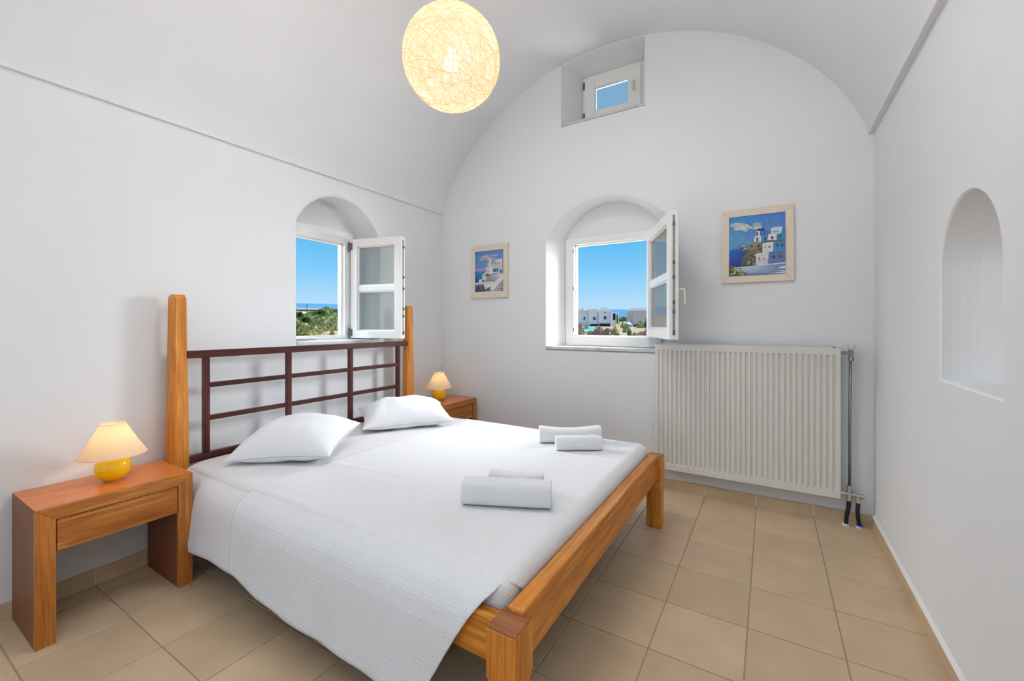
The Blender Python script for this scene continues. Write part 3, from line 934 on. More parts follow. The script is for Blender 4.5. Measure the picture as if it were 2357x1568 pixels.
for z in (.938, .748):
    MB().box(hx - .013, hx + .013, 1.175, 2.665, z - .014, z + .014, .002).mk('lattice_rail', 'dark_wood_1', bed)
for y in (1.180, 1.672, 2.168, 2.660):
    MB().box(hx - .0165, hx + .0165, y - .0155, y + .0155, .552, 1.099, .003).mk('lattice_bar', 'dark_wood_2', bed)
# foot posts, thicker above the notch
for yc_, lab in ((1.025, 0), (2.815, 0)):
    MB().box(-.674, -.585, yc_ - .045, yc_ + .045, 0, .31, .004).box(-.678, -.580, yc_ - .05, yc_ + .05, .30, .444, .005).mk('foot_post', 'teak_2', bed)
    MB().box(-.676, -.582, yc_ - .048, yc_ + .048, .4405, .4495, .003).mk('post_cap', 'end_grain', bed, label='end-grain top of the foot post')
MB().box(-.660, -.605, 1.06, 2.78, .305, .462, .007).mk('foot_rail', 'teak_1', bed)
MB().box(HX + .03, -.66, 1.022, 1.058, .305, .442, .005).mk('side_rail', 'teak_0', bed)
MB().box(HX + .03, -.66, 2.790, 2.828, .305, .445, .005).mk('side_rail', 'teak_0', bed)
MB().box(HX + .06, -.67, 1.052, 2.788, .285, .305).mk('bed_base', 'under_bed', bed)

def rbox(x0, x1, y0, y1, z0, z1, b_, seg=5):
    bm = bmesh.new()
    bmesh.ops.create_cube(bm, size=1)
    for v in bm.verts:
        v.co = Vector(((x0 + x1) / 2 + v.co.x * (x1 - x0), (y0 + y1) / 2 + v.co.y * (y1 - y0), (z0 + z1) / 2 + v.co.z * (z1 - z0)))
    bmesh.ops.bevel(bm, geom=bm.edges[:], offset=b_, segments=seg, affect='EDGES', profile=.5)
    bm.verts.index_update()
    r_ = [v.co.copy() for v in bm.verts], [[v.index for v in f.verts] for f in bm.faces]
    bm.free()
    return r_
mt = thing('mattress', 'double mattress with pale cover inside the teak frame', 'mattress', (-1.7, 1.92, .31))
mo = mk('mattress_core', *rbox(-2.755, -.672, 1.068, 2.788, .307, .514, .045), 'quilt', mt, smooth=True)
ul = mo.data.uv_layers.new(name='UVMap')
for lp in mo.data.loops:
    c_ = mo.data.vertices[lp.vertex_index].co
    ul.data[lp.index].uv = (c_.x + c_.z, c_.y + c_.z)

def cloth_grid(nu, nv, fn, uvfn=None):
    V = [fn(i / nu, j / nv) for j in range(nv + 1) for i in range(nu + 1)]
    F = [(j * (nu + 1) + i, j * (nu + 1) + i + 1, (j + 1) * (nu + 1) + i + 1, (j + 1) * (nu + 1) + i) for j in range(nv) for i in range(nu)]
    U = [(uvfn(i / nu, j / nv) if uvfn else (0, 0)) for j in range(nv + 1) for i in range(nu + 1)]
    return V, F, U
def cloth(name, grids, mat, parent=None, solid=.003, **k):
    m_ = MB(); U = []
    for V, F, u in grids:
        m_.add(V, F); U += u
    o = m_.mk(name, mat, parent, smooth=True, **k)
    ul = o.data.uv_layers.new(name='UVMap')
    for lp in o.data.loops: ul.data[lp.index].uv = U[lp.vertex_index]
    if solid:
        md = o.modifiers.new('thickness', 'SOLIDIFY'); md.thickness = solid; md.offset = 1
    return o

def nz(x, y, s, a):
    return a * noise.noise(Vector((x * s, y * s, 3.1)))
# near-side drape: path in (Y,z) as arc length
PATH = [(1.22, .520), (1.165, .5195), (1.12, .514), (1.075, .499), (1.03, .473), (1.0, .436), (.983, .385), (.976, .33), (.970, .26), (.962, .20), (.956, .15)]
acc = [0]
for a, b_ in zip(PATH, PATH[1:]): acc.append(acc[-1] + math.dist(a, b_))
def path(s):
    for i in range(len(PATH) - 1):
        if s <= acc[i + 1] or i == len(PATH) - 2:
            k = (s - acc[i]) / (acc[i + 1] - acc[i])
            return (PATH[i][0] + (PATH[i + 1][0] - PATH[i][0]) * k, PATH[i][1] + (PATH[i + 1][1] - PATH[i][1]) * k)
def lerp(a, b_, k): return a + (b_ - a) * k
TOTAL = acc[-1]

def drape(xh, xf, xh2, xf2, ztweak, wave, out=0.0):
    """xh..xf along the top edge, xh2..xf2 along the hem"""
    def fn(u, v):
        s = v * TOTAL
        y, z = path(s)
        k = max(0, (s - .16) / (TOTAL - .16))
        x = lerp(lerp(xh, xh2, k), lerp(xf, xf2, k), u)
        hem = ztweak(x)
        z += (hem - PATH[-1][1]) * k ** 1.2
        wv = wave * k * (math.sin(x * 11 + 1.3) + .6 * math.sin(x * 23.0) + .5 * math.sin(x * 5.1 + 2))
        y -= wv + out * min(1, s / .1)
        z += nz(x, y + s, 7, .0025)
        return (x, y, z)
    def uvf(u, v):
        s = v * TOTAL
        k = max(0, (s - .16) / (TOTAL - .16))
        return (lerp(lerp(xh, xh2, k), lerp(xf, xf2, k), u), -s)
    return fn, uvf

def hemq(x):
    pts = [(-2.2, .19), (-2.05, .185), (-1.95, .160), (-1.5, .130), (-1.2, .128), (-1.04, .122), (-.93, .095), (-.6, .10)]
    for (a, za), (b_, zb) in zip(pts, pts[1:]):
        if x <= b_: return lerp(za, zb, (x - a) / (b_ - a))
    return .1
# bedspread: top sheet over the mattress, tucked at the foot, hanging on the near side
def topfn(x0, x1, z):
    ye, yn = 2.800, 1.222
    def fn(u, v):
        x = lerp(x0, x1, u)
        y = lerp(ye + .035, yn, v)
        zz = z
        if y > ye - .045:
            d = y - (ye - .045)
            a = min(d / .055, 1.45)
            y = ye - .045 + .05 * math.sin(min(a, PI / 2))
            zz -= .05 * (1 - math.cos(min(a, PI / 2)))
            if a > PI / 2 * .9: zz -= .012
        fd = x - (-.665 - .055)
        if x1 > -.7 and fd > 0:
            a = min(fd / .06, PI / 2)
            x = -.720 + .055 * math.sin(a)
            zz -= .055 * (1 - math.cos(a)) + max(0, fd - .06 * PI / 2) * 1.0
        ridge = .0045 * math.exp(-((y - 1.56 - .10 * (x + 1.5)) / .018) ** 2) + .003 * math.exp(-((y - 2.3 - .08 * (x + 1.5)) / .02) ** 2)
        return (x, y, zz + nz(x, y, 2.4, .004) + nz(x + 9, y, 9, .0012) + (ridge if x < -.75 else 0))
    return fn, lambda u, v: (lerp(x0, x1, u), lerp(ye + .035, yn, v) - 1.222)
def whole(x0, xtop, x02, xf2, z, ztweak, wave, foot, out=0.0):
    ft, _ = topfn(0, 1, z)
    ye = 2.835
    S0 = ye - 1.222
    top_end, top_in = xtop
    def at(s, u):
        if s <= 0: xe = top_end
        else:
            k = min(1, s / .16); k = k * k * (3 - 2 * k)
            xe = lerp(top_end, top_in, k)
        kk = max(0, (s - .16) / (TOTAL - .16))
        return lerp(lerp(x0, x02, kk), lerp(xe, xf2, kk), u), kk
    def fn(u, v):
        s = -S0 + v * (S0 + TOTAL)
        x, k = at(s, u)
        if s <= 0:
            y, zz = 1.222 - s, z
            if y > 2.755:
                d = y - 2.755
                a = min(d / .055, 1.45)
                y = 2.755 + .05 * math.sin(min(a, PI / 2))
                zz -= .05 * (1 - math.cos(min(a, PI / 2)))
                if a > PI / 2 * .9: zz -= .012
        else:
            y, zz = path(s)
            zz += (z - .520) * (1 - k) + (ztweak(x) - PATH[-1][1]) * k ** 1.2
            wv = wave * k * (math.sin(x * 11 + 1.3) + .6 * math.sin(x * 23.0) + .5 * math.sin(x * 5.1 + 2))
            y -= wv + out * min(1, s / .1)
        fd = x + .720
        if foot and fd > 0:
            a = min(fd / .06, PI / 2)
            x = -.720 + .055 * math.sin(a)
            zz -= .055 * (1 - math.cos(a)) + max(0, fd - .06 * PI / 2)
        ridge = .004 * math.exp(-((y - 1.56 - .10 * (x + 1.5)) / .018) ** 2) + .003 * math.exp(-((y - 2.3 - .08 * (x + 1.5)) / .02) ** 2)
        if s > 0 or x > -.75: ridge = 0
        return (x, y, zz + nz(x, y, 2.4, .004) + nz(x + 9, y, 9, .0012) + ridge)
    def uvf(u, v):
        s = -S0 + v * (S0 + TOTAL)
        return (at(s, u)[0], -s)
    return fn, uvf
f1_, u1_ = whole(-2.10, (-.575, -.700), -2.055, -.945, .5205, hemq, .0045, True)
g1 = cloth_grid(170, 190, f1_, u1_)
q = cloth('bedspread', [g1], 'quilt')
tag(q, 'white woven bedspread with small square pattern hanging over the near bed side', 'bedspread')

def hems(x): return .175 + .012 * math.sin((x + 2.4) * 9)
f4, u4 = whole(-2.750, (-2.075, -2.06), -2.445, -2.03, .5155, hems, .004, False, -.006)
g4 = cloth_grid(70, 130, f4, u4)
q = cloth('bed_sheet', [g4], 'sheet')
tag(q, 'plain white bed sheet showing at the pillow end under the bedspread', 'sheet')

# pillows
def pillow(label, c, L, W_, T_, yaw, tilt, roll, seed):
    n = 44
    V, F = [], []
    M_ = Matrix.Translation(c) @ Matrix.Rotation(yaw, 4, 'Z') @ Matrix.Rotation(tilt, 4, 'X') @ Matrix.Rotation(roll, 4, 'Y')
    for side in (1, -1):
        for j in range(n + 1):
            for i in range(n + 1):
                u, v = -1 + 2 * i / n, -1 + 2 * j / n
                u, v = math.sin(u * PI / 2), math.sin(v * PI / 2)
                x = L / 2 * u * (1 - .09 * (1 - v * v) ** 1.0)
                y = W_ / 2 * v * (1 - .11 * (1 - u * u))
                h = (max(0, 1 - abs(u) ** 2.3) ** .52) * (max(0, 1 - abs(v) ** 2.3) ** .52)
                z = side * T_ / 2 * h * (1.0 if side > 0 else .55)
                e = math.exp(-((abs(u) - .75) / .25) ** 2) + math.exp(-((abs(v) - .75) / .25) ** 2)
                z += side * h * (noise.noise(Vector((x * 9 + seed, y * 9, side * 2.0))) * .014 + noise.noise(Vector((x * 26 + seed, y * 20, side))) * .004 * e)
                V.append(M_ @ Vector((x, y, z)))
        b0 = 0 if side > 0 else (n + 1) ** 2
        for j in range(n):
            for i in range(n): F.append((b0 + j * (n + 1) + i, b0 + j * (n + 1) + i + 1, b0 + (j + 1) * (n + 1) + i + 1, b0 + (j + 1) * (n + 1) + i))
    bm = bmesh.new()
    vs = [bm.verts.new(v) for v in V]
    for f in F:
        try: bm.faces.new([vs[i] for i in f])
        except Exception: pass
    bmesh.ops.remove_doubles(bm, verts=bm.verts[:], dist=.0006)
    bm.verts.index_update()
    o = mk('pillow', [v.co.copy() for v in bm.verts], [[v.index for v in f.verts] for f in bm.faces], 'linen', smooth=True)
    bm.free()
    tag(o, label, 'pillow', 'white pillows at the head of the bed')
    return o
pillow('near white pillow lying at a slant before the lattice headboard', (-2.395, 1.50, .598), .58, .47, .29, R(31), R(9), R(-3), 1.0)
pillow('far white pillow leaning toward the right head post', (-2.40, 2.37, .594), .66, .42, .27, R(55), R(10), 0, 7.7)

# towels
def towel(label, c, L, W_, H, yaw, seed, sag=.0):
    """folded length of terry rolled into a flat bundle: a spiral band extruded along its length"""
    th = .017
    turns, n = 2.3, 92
    pts = []
    for i in range(n + 1):
        a = turns * 2 * PI * i / n
        k = 1 - (a / (turns * 2 * PI)) * .72
        ca, sa = math.cos(-a - .6), math.sin(-a - .6)
        e = 2 / 3.2
        x = math.copysign(abs(ca) ** e, ca) * (W_ / 2) * k
        z = math.copysign(abs(sa) ** e, sa) * (H / 2) * k
        pts.append(Vector((x, z)))
    outl, inl = [], []
    for i, p in enumerate(pts):
        d = (pts[min(i + 1, n)] - pts[max(i - 1, 0)]).normalized()
        nn = Vector((d.y, -d.x))
        if nn.dot(p) > 0: nn = -nn
        outl.append(p); inl.append(p + nn * th)
    ring_ = outl + inl[::-1]
    m_ = len(ring_)
    NL = 22
    V, F = [], []
    M_ = Matrix.Translation(c) @ Matrix.Rotation(yaw, 4, 'Z')
    for j in range(NL + 1):
        s = -1 + 2 * j / NL
        sc_ = 1 - .05 * abs(s) ** 6
        for i, p in enumerate(ring_):
            yy_ = p.x * sc_ + noise.noise(Vector((s * 3, p.x * 20, p.y * 20 + seed))) * .003
            zz_ = (p.y + H / 2) * sc_
            zz_ -= sag * (1 - s * s) * (zz_ / H)
            zz_ += noise.noise(Vector((s * 4 + seed, p.x * 12, p.y * 12))) * .003 * (zz_ / H)
            V.append(M_ @ Vector((s * L / 2 + noise.noise(Vector((p.x * 30, p.y * 30, seed))) * .003, yy_, zz_)))
    for j in range(NL):
        for i in range(m_): F.append((j * m_ + i, j * m_ + (i + 1) % m_, (j + 1) * m_ + (i + 1) % m_, (j + 1) * m_ + i))
    for j in (0, NL):
        for i in range(n):
            F.append((j * m_ + i, j * m_ + i + 1, j * m_ + m_ - 2 - i, j * m_ + m_ - 1 - i))
    o = mk('towel', V, F, 'terry', smooth=True, edgesplit=55)
    tag(o, label, 'towel', 'rolled white towels on the bedspread')
YA = R(24)
dirx, diry = Vector((math.cos(YA), math.sin(YA), 0)), Vector((-math.sin(YA), math.cos(YA), 0))
towel('large rolled white towel at the near foot of the bed, in front', Vector((-.955, 1.535, .521)), .375, .13, .122, YA, 1.0)
towel('small rolled white towel peeping out behind the nearest large towel', Vector((-1.000, 1.69, .521)), .250, .095, .108, YA, 5.0, .016)
towel('large rolled white towel at the far foot of the bed, behind', Vector((-1.115, 2.565, .521)), .395, .12, .125, R(33), 9.0, .022)
towel('small rolled white towel in front of the far large towel', Vector((-.998, 2.43, .521)), .280, .09, .10, R(34), 3.0)

# ------------------------------------------------------------------ nightstands and lamps
def nightstand(label, x0, x1, y0, y1, H):
    w = thing('nightstand', label, 'nightstand', ((x0 + x1) / 2, (y0 + y1) / 2, 0), group='teak nightstands beside the bed')
    t_ = .058
    tt = .050
    b_ = .003
    def pane_(name, prof, mat):  # prof in (y,z), extruded in x
        V = [(x, y, z) for x in (x0, x1 - .02) for y, z in prof]
        n = len(prof)
        F = [tuple(range(n))[::-1], tuple(range(n, 2 * n))] + [(i, (i + 1) % n, n + (i + 1) % n, n + i) for i in range(n)]
        mk(name, V, F, mat, w)
    e = .0006
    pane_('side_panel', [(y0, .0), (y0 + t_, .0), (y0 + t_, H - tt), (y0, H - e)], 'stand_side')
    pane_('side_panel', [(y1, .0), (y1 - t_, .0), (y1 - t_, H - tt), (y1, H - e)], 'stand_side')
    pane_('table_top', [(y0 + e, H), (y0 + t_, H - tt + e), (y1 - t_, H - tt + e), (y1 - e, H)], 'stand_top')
    # solid front edging, mitred
    def edge_(name, prof, mat):
        V = [(x, y, z) for x in (x1 - .0195, x1) for y, z in prof]
        n = len(prof)
        F = [tuple(range(n))[::-1], tuple(range(n, 2 * n))] + [(i, (i + 1) % n, n + (i + 1) % n, n + i) for i in range(n)]
        mk(name, V, F, mat, w)
    edge_('front_edging', [(y0, 0), (y0 + t_, 0), (y0 + t_, H - tt), (y0, H - .001)], 'stand_2')
    edge_('front_edging', [(y1, 0), (y1 - t_, 0), (y1 - t_, H - tt), (y1, H - .001)], 'stand_2')
    edge_('front_edging', [(y0 + .001, H), (y0 + t_ + .001, H - tt), (y1 - t_ - .001, H - tt), (y1 - .001, H)], 'stand_1')
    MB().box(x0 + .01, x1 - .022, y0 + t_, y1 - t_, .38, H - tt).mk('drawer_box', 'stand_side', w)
    MB().box(x1 - .024, x1 - .003, y0 + t_ + .003, y1 - t_ - .003, .368, H - tt - .0035, .0015).mk('drawer_front', 'stand_1', w)
nightstand('nearer teak nightstand left of the bed, single drawer, whole body visible', -2.835, -2.467, .455, .988, .55)
nightstand('farther teak nightstand in the room corner, mostly hidden by the bed', -2.885, -2.515, 2.925, 3.455, .555)

def table_lamp(label, x, y, z, k=1.0):
    w = thing('table_lamp', label, 'lamp', (x, y, z), group='yellow table lamps on the nightstands')
    prof = [(0, 0), (.026, 0), (.034, .004), (.044, .012), (.060, .034), (.0665, .058), (.064, .080), (.054, .100), (.036, .115), (.015, .121), (.010, .123), (0, .123)]
    # smooth the profile
    pr = []
    for a, b_ in zip(prof, prof[1:]):
        for q in range(3): pr.append((lerp(a[0], b_[0], q / 3), lerp(a[1], b_[1], q / 3)))
    pr.append(prof[-1])
    MB().lathe([(.027, .0), (.030, .004)], (x, y, z), 32).mk('foot_ring', 'white_plastic', w)
    MB().lathe(pr, (x, y, z + .0008), 48).mk('ceramic_base', 'yellow_glaze', w, smooth=True)
    MB().tube([(x, y, z + .12), (x, y, z + .165)], .010, 16).mk('lamp_holder', 'white_plastic', w)
    MB().lathe([(0, .160), (.012, .166), (.020, .182), (.020, .194), (.010, .208), (0, .210)], (x, y, z), 20).mk('light_bulb', 'white_plastic', w, smooth=True)
    MB().lathe([(.124, .122), (.105, .155), (.085, .192), (.066, .228), (.046, .268)], (x, y, z), 56).mk('lamp_shade', 'lamp_fabric', w, smooth=True)
    MB().lathe([(.1245, .120), (.1255, .123), (.124, .126)], (x, y, z), 56).mk('shade_hem', 'lamp_fabric', w, smooth=True)
    MB().lathe([(.0455, .266), (.0468, .269), (.0455, .271)], (x, y, z), 56).mk('shade_hem', 'lamp_fabric', w, smooth=True)
    sp_ = MB()
    for a in range(3):
        t_ = a * 2 * PI / 3 + .4
        sp_.tube([(x, y, z + .214), (x + .046 * math.cos(t_), y + .046 * math.sin(t_), z + .262)], .0012, 6)
    sp_.mk('shade_carrier', 'chrome', w)
    l = lamp('lamp_glow', 'POINT', (0, 0, .192), 1.0 * k, (1, .68, .36), shadow_soft_size=.028)
    l.parent = w
table_lamp('nearer yellow ceramic lamp with cream cone shade, fully visible on its nightstand', -2.665, .742, .55)
table_lamp('farther yellow ceramic lamp with cream cone shade, in the corner', -2.73, 3.145, .555)

# ------------------------------------------------------------------ pendant globe
PX, PY, PZ, PR = -1.211, 1.48, 2.469, .213
w = thing('pendant_lamp', 'round woven string pendant lamp glowing over the bed', 'lamp', (PX, PY, PZ))
ztop = vpt(PY, (PX - (XL(PY) + .016)) / ((XR - .03) - (XL(PY) + .016))).z
MB().tube([(PX, PY, PZ + .05), (PX, PY, ztop)], .0035, 8).mk('cord', 'cord_grey', w)
MB().lathe([(0, -.035), (.035, -.033), (.045, -.01), (.045, 0)], (PX, PY, ztop), 24).mk('ceiling_rose', 'white_plastic', w, smooth=True)
MB().tube([(PX, PY, PZ + .11), (PX, PY, PZ + .045)], .018, 16).mk('lamp_holder', 'white_plastic', w)
MB().lathe([(0, .05), (.014, .045), (.017, .02), (.028, -.01), (.030, -.03), (.022, -.05), (0, -.06)], (PX, PY, PZ + .005), 20).mk('light_bulb', 'bulb', w, smooth=True)
V, F = [], []
n1_, n2_ = 64, 32
for j in range(n2_ + 1):
    ph = PI * j / n2_
    for i in range(n1_):
        a = 2 * PI * i / n1_
        V.append((PX + (PR - .004) * math.sin(ph) * math.cos(a), PY + (PR - .004) * math.sin(ph) * math.sin(a), PZ + (PR - .004) * math.cos(ph)))
for j in range(n2_):
    for i in range(n1_): F.append((j * n1_ + i, j * n1_ + (i + 1) % n1_, (j + 1) * n1_ + (i + 1) % n1_, (j + 1) * n1_ + i))
mk('inner_tissue', V, F, 'globe_tissue', w, smooth=True)
rng = random.Random(11)
mb = MB()
for k in range(330):
    ax = Vector((rng.gauss(0, 1), rng.gauss(0, 1), rng.gauss(0, 1))).normalized()
    off = rng.uniform(-.75, .75) ** 1 * .8
    rr_ = math.sqrt(1 - off * off)
    a = ax.orthogonal().normalized(); b_ = ax.cross(a)
    st_, ln = rng.uniform(0, 2 * PI), rng.uniform(2.5, 5.5)
    rs = PR + rng.uniform(-.002, .002)
    NN = 30
    wob = rng.uniform(-.04, .04)
    pts = []
    for i in range(NN + 1):
        t_ = st_ + ln * i / NN
        o_ = off + wob * math.sin(3 * t_)
        r2 = math.sqrt(max(.05, 1 - o_ * o_))
        d = (ax * o_ + (a * math.cos(t_) + b_ * math.sin(t_)) * r2).normalized()
        pts.append(Vector((PX, PY, PZ)) + d * rs)
    mb.tube(pts, .00095, 3, cap=False)
so = mb.mk('string_weave', 'globe_string', w)
so['kind'] = 'stuff'
l = lamp('pendant_glow', 'POINT', (0, 0, -.03), 150, (1, .92, .83), shadow_soft_size=.035)
l.parent = w

# ------------------------------------------------------------------ outdoors
EYE = 1.2885
def tT(x, y):
    az = math.degrees(math.atan2(x, y))
    k = min(max((-15 - az) / 40, 0), 1)
    return .012 + .022 * k
def zt(x, y):
    d = math.hypot(x, y)
    if d < 30:
        k = min(max((d - 6) / 24, 0), 1)
        return -.3 + k * (EYE - .028 * 30 + .3)
    return EYE + (-.028 + (tT(x, y) + .028) * min((d - 30) / 130, 1)) * d
V, F = [], []
nx, ny = 110, 110
gx = [-190 + 240 * i / nx for i in range(nx + 1)]
gy = [-30 + 215 * j / ny for j in range(ny + 1)]
for y in gy:
    for x in gx:
        V.append((x, y, zt(x, y) + noise.noise(Vector((x * .25, y * .25, 0))) * .12 * min(1, max(0, (math.hypot(x, y) - 8) / 20))))
for j in range(ny):
    for i in range(nx): F.append((j * (nx + 1) + i, j * (nx + 1) + i + 1, (j + 1) * (nx + 1) + i + 1, (j + 1) * (nx + 1) + i))
gnd = mk('terrain', V, F, 'earth', smooth=True)
tag(gnd, 'sandy sloping ground outside the windows with scattered scrub', 'ground', kind='structure')
V, F = [], []
na = 60
dd = [150, 400, 1200, 3000, 6000]
for d in dd:
    for i in range(na + 1):
        az = -95 + 130 * i / na
        k = min(max((-15 - az) / 40, 0), 1)
        el = lerp(.0342, .0448, k)
        el0 = lerp(.010, .031, k)
        x, y = d * math.sin(R(az)), d * math.cos(R(az))
        z = EYE + d * lerp(el0, el, 1 - 150 / d)
        V.append((x, y, z))
for j in range(len(dd) - 1):
    for i in range(na): F.append((j * (na + 1) + i, j * (na + 1) + i + 1, (j + 1) * (na + 1) + i + 1, (j + 1) * (na + 1) + i))
sea = mk('sea', V, F, 'sea_water', smooth=True)
tag(sea, 'deep blue sea along the horizon seen through both windows', 'sea', kind='structure')

# hotel houses beyond the far window; local frame: x right, y away, z up
HY = .545
def hloc(lx, ly, z=0):
    return Vector((-51.84 + .8551 * lx - .5184 * ly, 85.51 + .5184 * lx + .8551 * ly, z))
def hb(w, name, x0, x1, y0, y1, z0, z1, mat, b_=0):
    o = HO[w.name]
    m_ = MB().box(x0 - o[0], x1 - o[0], y0 - o[1], y1 - o[1], z0 - o[2], z1 - o[2], b_)
    return mk(name, m_.v, m_.f, mat, w, world=False)
HO = {}
def hthing(name, label, cat, lx, ly, lz, group=None):
    w = thing(name, label, cat, hloc(lx, ly, lz), HY, group)
    HO[w.name] = (lx, ly, lz)
    return w
def hvault(w, name, x0, x1, y0, y1, z0, rise, mat, zb=None):
    o = HO[w.name]
    loop = []
    c, h = (x0 + x1) / 2, (x1 - x0) / 2
    rr = (h * h + rise * rise) / (2 * rise)
    th = math.asin(min(1, h / rr))
    for i in range(17):
        q = -th + 2 * th * i / 16
        loop.append((c + rr * math.sin(q), z0 + rise - rr + rr * math.cos(q)))
    if zb is not None: loop = [(x0, zb)] + loop + [(x1, zb)]
    n = len(loop)
    V = [(x - o[0], y - o[1], z - o[2]) for y in (y0, y1) for x, z in loop]
    F = [tuple(range(n)), tuple(range(n, 2 * n))[::-1]] + [(i, (i + 1) % n, n + (i + 1) % n, n + i) for i in range(n)]
    return mk(name, V, F, mat, w, world=False)

w = hthing('guest_house', 'white vaulted guest house nearest the pool, arched window in its gable', 'house', 22, 0, 1.0)
hvault(w, 'gable_block', 20.4, 23.05, 0, 6, 4.55, .62, 'house_white', .2)
hvault(w, 'parapet', 20.3, 23.15, -.12, .15, 4.72, .62, 'house_trim_sunlit', 4.50)
hb(w, 'side_wall', 23.05, 23.7, -.4, 4, .2, 4.3, 'house_white')
hb(w, 'window', 21.6, 22.25, -.06, .02, 2.45, 3.25, 'shutter_blue')
hb(w, 'pane', 21.72, 22.13, -.08, -.05, 2.5, 3.15, 'window_dark')
hb(w, 'vent', 21.78, 22.05, -.06, .02, 3.95, 4.2, 'window_dark')
hb(w, 'plinth', 20.5, 23.0, -.25, -.02, .2, 1.45, 'shade_dark')
w = hthing('guest_house', 'flat-roofed white house wing joined left of the vaulted guest house', 'house', 19.3, .6, 1.0)
hb(w, 'wall', 18.21, 20.29, .5, 6, .2, 4.85, 'house_white')
hb(w, 'roof_edge', 18.2, 20.29, .35, 6, 4.75, 4.98, 'house_trim_sunlit')
hb(w, 'window', 19.2, 19.8, .42, .52, 2.35, 3.0, 'shutter_blue')
hb(w, 'pane', 19.3, 19.7, .38, .44, 2.4, 2.95, 'window_dark')
hb(w, 'doorway', 18.5, 20.3, .3, .5, .2, 1.35, 'shade_dark')
w = hthing('guest_house', 'leftmost white house beyond the pool with peach terrace roof', 'house', 16.5, 1.5, 1.0)
hb(w, 'wall', 14.2, 18.2, 1.4, 8, .2, 4.2, 'house_white')
hb(w, 'roof_terrace', 14.2, 18.2, 1.2, 8, 4.2, 4.62, 'peach_roof')
hb(w, 'upper_wall', 14.2, 17.4, 4, 9, 4.5, 5.3, 'house_white')
hvault(w, 'upper_vault', 14.4, 18.2, 6, 11, 5.0, .75, 'house_white', 4.2)
hb(w, 'chimney', 17.4, 17.9, 3.4, 4.0, 4.5, 5.5, 'house_trim_sunlit')
hb(w, 'window', 17.1, 17.45, 1.3, 1.42, 2.4, 3.1, 'window_dark')
hb(w, 'terrace_wall', 14.4, 17.6, 1.0, 1.2, .2, 1.2, 'peach_roof')
w = hthing('pergola', 'low white pergola with slim posts at the right end of the vaulted house', 'pergola', 24.4, 1, 1.0)
hb(w, 'roof_slab', 23.71, 25.3, 0, 3, 4.0, 4.16, 'house_trim_sunlit')
for x in (24.45, 25.05):
    hb(w, 'post', x, x + .14, .1, .25, .2, 4.0, 'house_trim_sunlit')
hb(w, 'rear_wall', 23.72, 25.2, 2.8, 3, .2, 3.9, 'shade_dark')
hb(w, 'low_wall', 23.72, 24.3, -.2, .2, .2, 2.3, 'peach_roof')
w = hthing('garden_house', 'plain box-shaped house with roof rim painted sunlit white beyond the garden', 'house', 30.7, 1, 1.0)
hb(w, 'wall', 28.6, 34.5, .2, 6, .2, 4.6, 'house_taupe_shaded')
hb(w, 'roof_rim', 28.6, 34.6, .0, 6.2, 4.55, 5.15, 'house_trim_sunlit')
hb(w, 'plinth', 28.6, 34.4, 0, .2, .2, 1.2, 'shade_dark')
for k, (x, h_) in enumerate(((25.9, 1.9), (26.6, 2.0))):
    w = hthing('sun_canopy', ['left white fabric sun canopy standing in the garden', 'right white fabric sun canopy standing in the garden'][k], 'canopy', x, -3, .5)
    o_ = HO[w.name]
    V = [(-.4, -.4, .9), (.9, -.4, .6), (.9, .4, .6), (-.4, .4, .9), (.1, 0, 1.5)]
    mk('canopy_cloth', V, [(0, 1, 4), (1, 2, 4), (2, 3, 4), (3, 0, 4)], 'pool_edge', w, world=False)
    for px_, py_, pz_ in ((-.38, -.38, .9), (.88, -.38, .6), (.88, .38, .6), (-.38, .38, .9)):
        m_ = MB().box(px_ - .04, px_ + .04, py_ - .04, py_ + .04, -.6, pz_)
        mk('post', m_.v, m_.f, 'house_trim_sunlit', w, world=False)
# swimming pool on a pale terrace, on the slope in front of the houses
pc = Vector((-25.2, 66.5, 0))
w = thing('swimming_pool', 'turquoise swimming pool with pale rim in front of the guest houses', 'pool', (pc.x, pc.y, .47), HY - .188)
m_ = MB().box(-3.4, 2.8, -20, 28, -.6, .02); mk('terrace', m_.v, m_.f, 'pale_ground', w, world=False)
m_ = MB().box(-1.9, 1.8, -18, 25, -.2, .06); mk('rim', m_.v, m_.f, 'pool_edge', w, world=False)
m_ = MB().box(-1.55, 1.45, -16, 22, .0, .07); mk('water', m_.v, m_.f, 'pool_water', w, world=False)

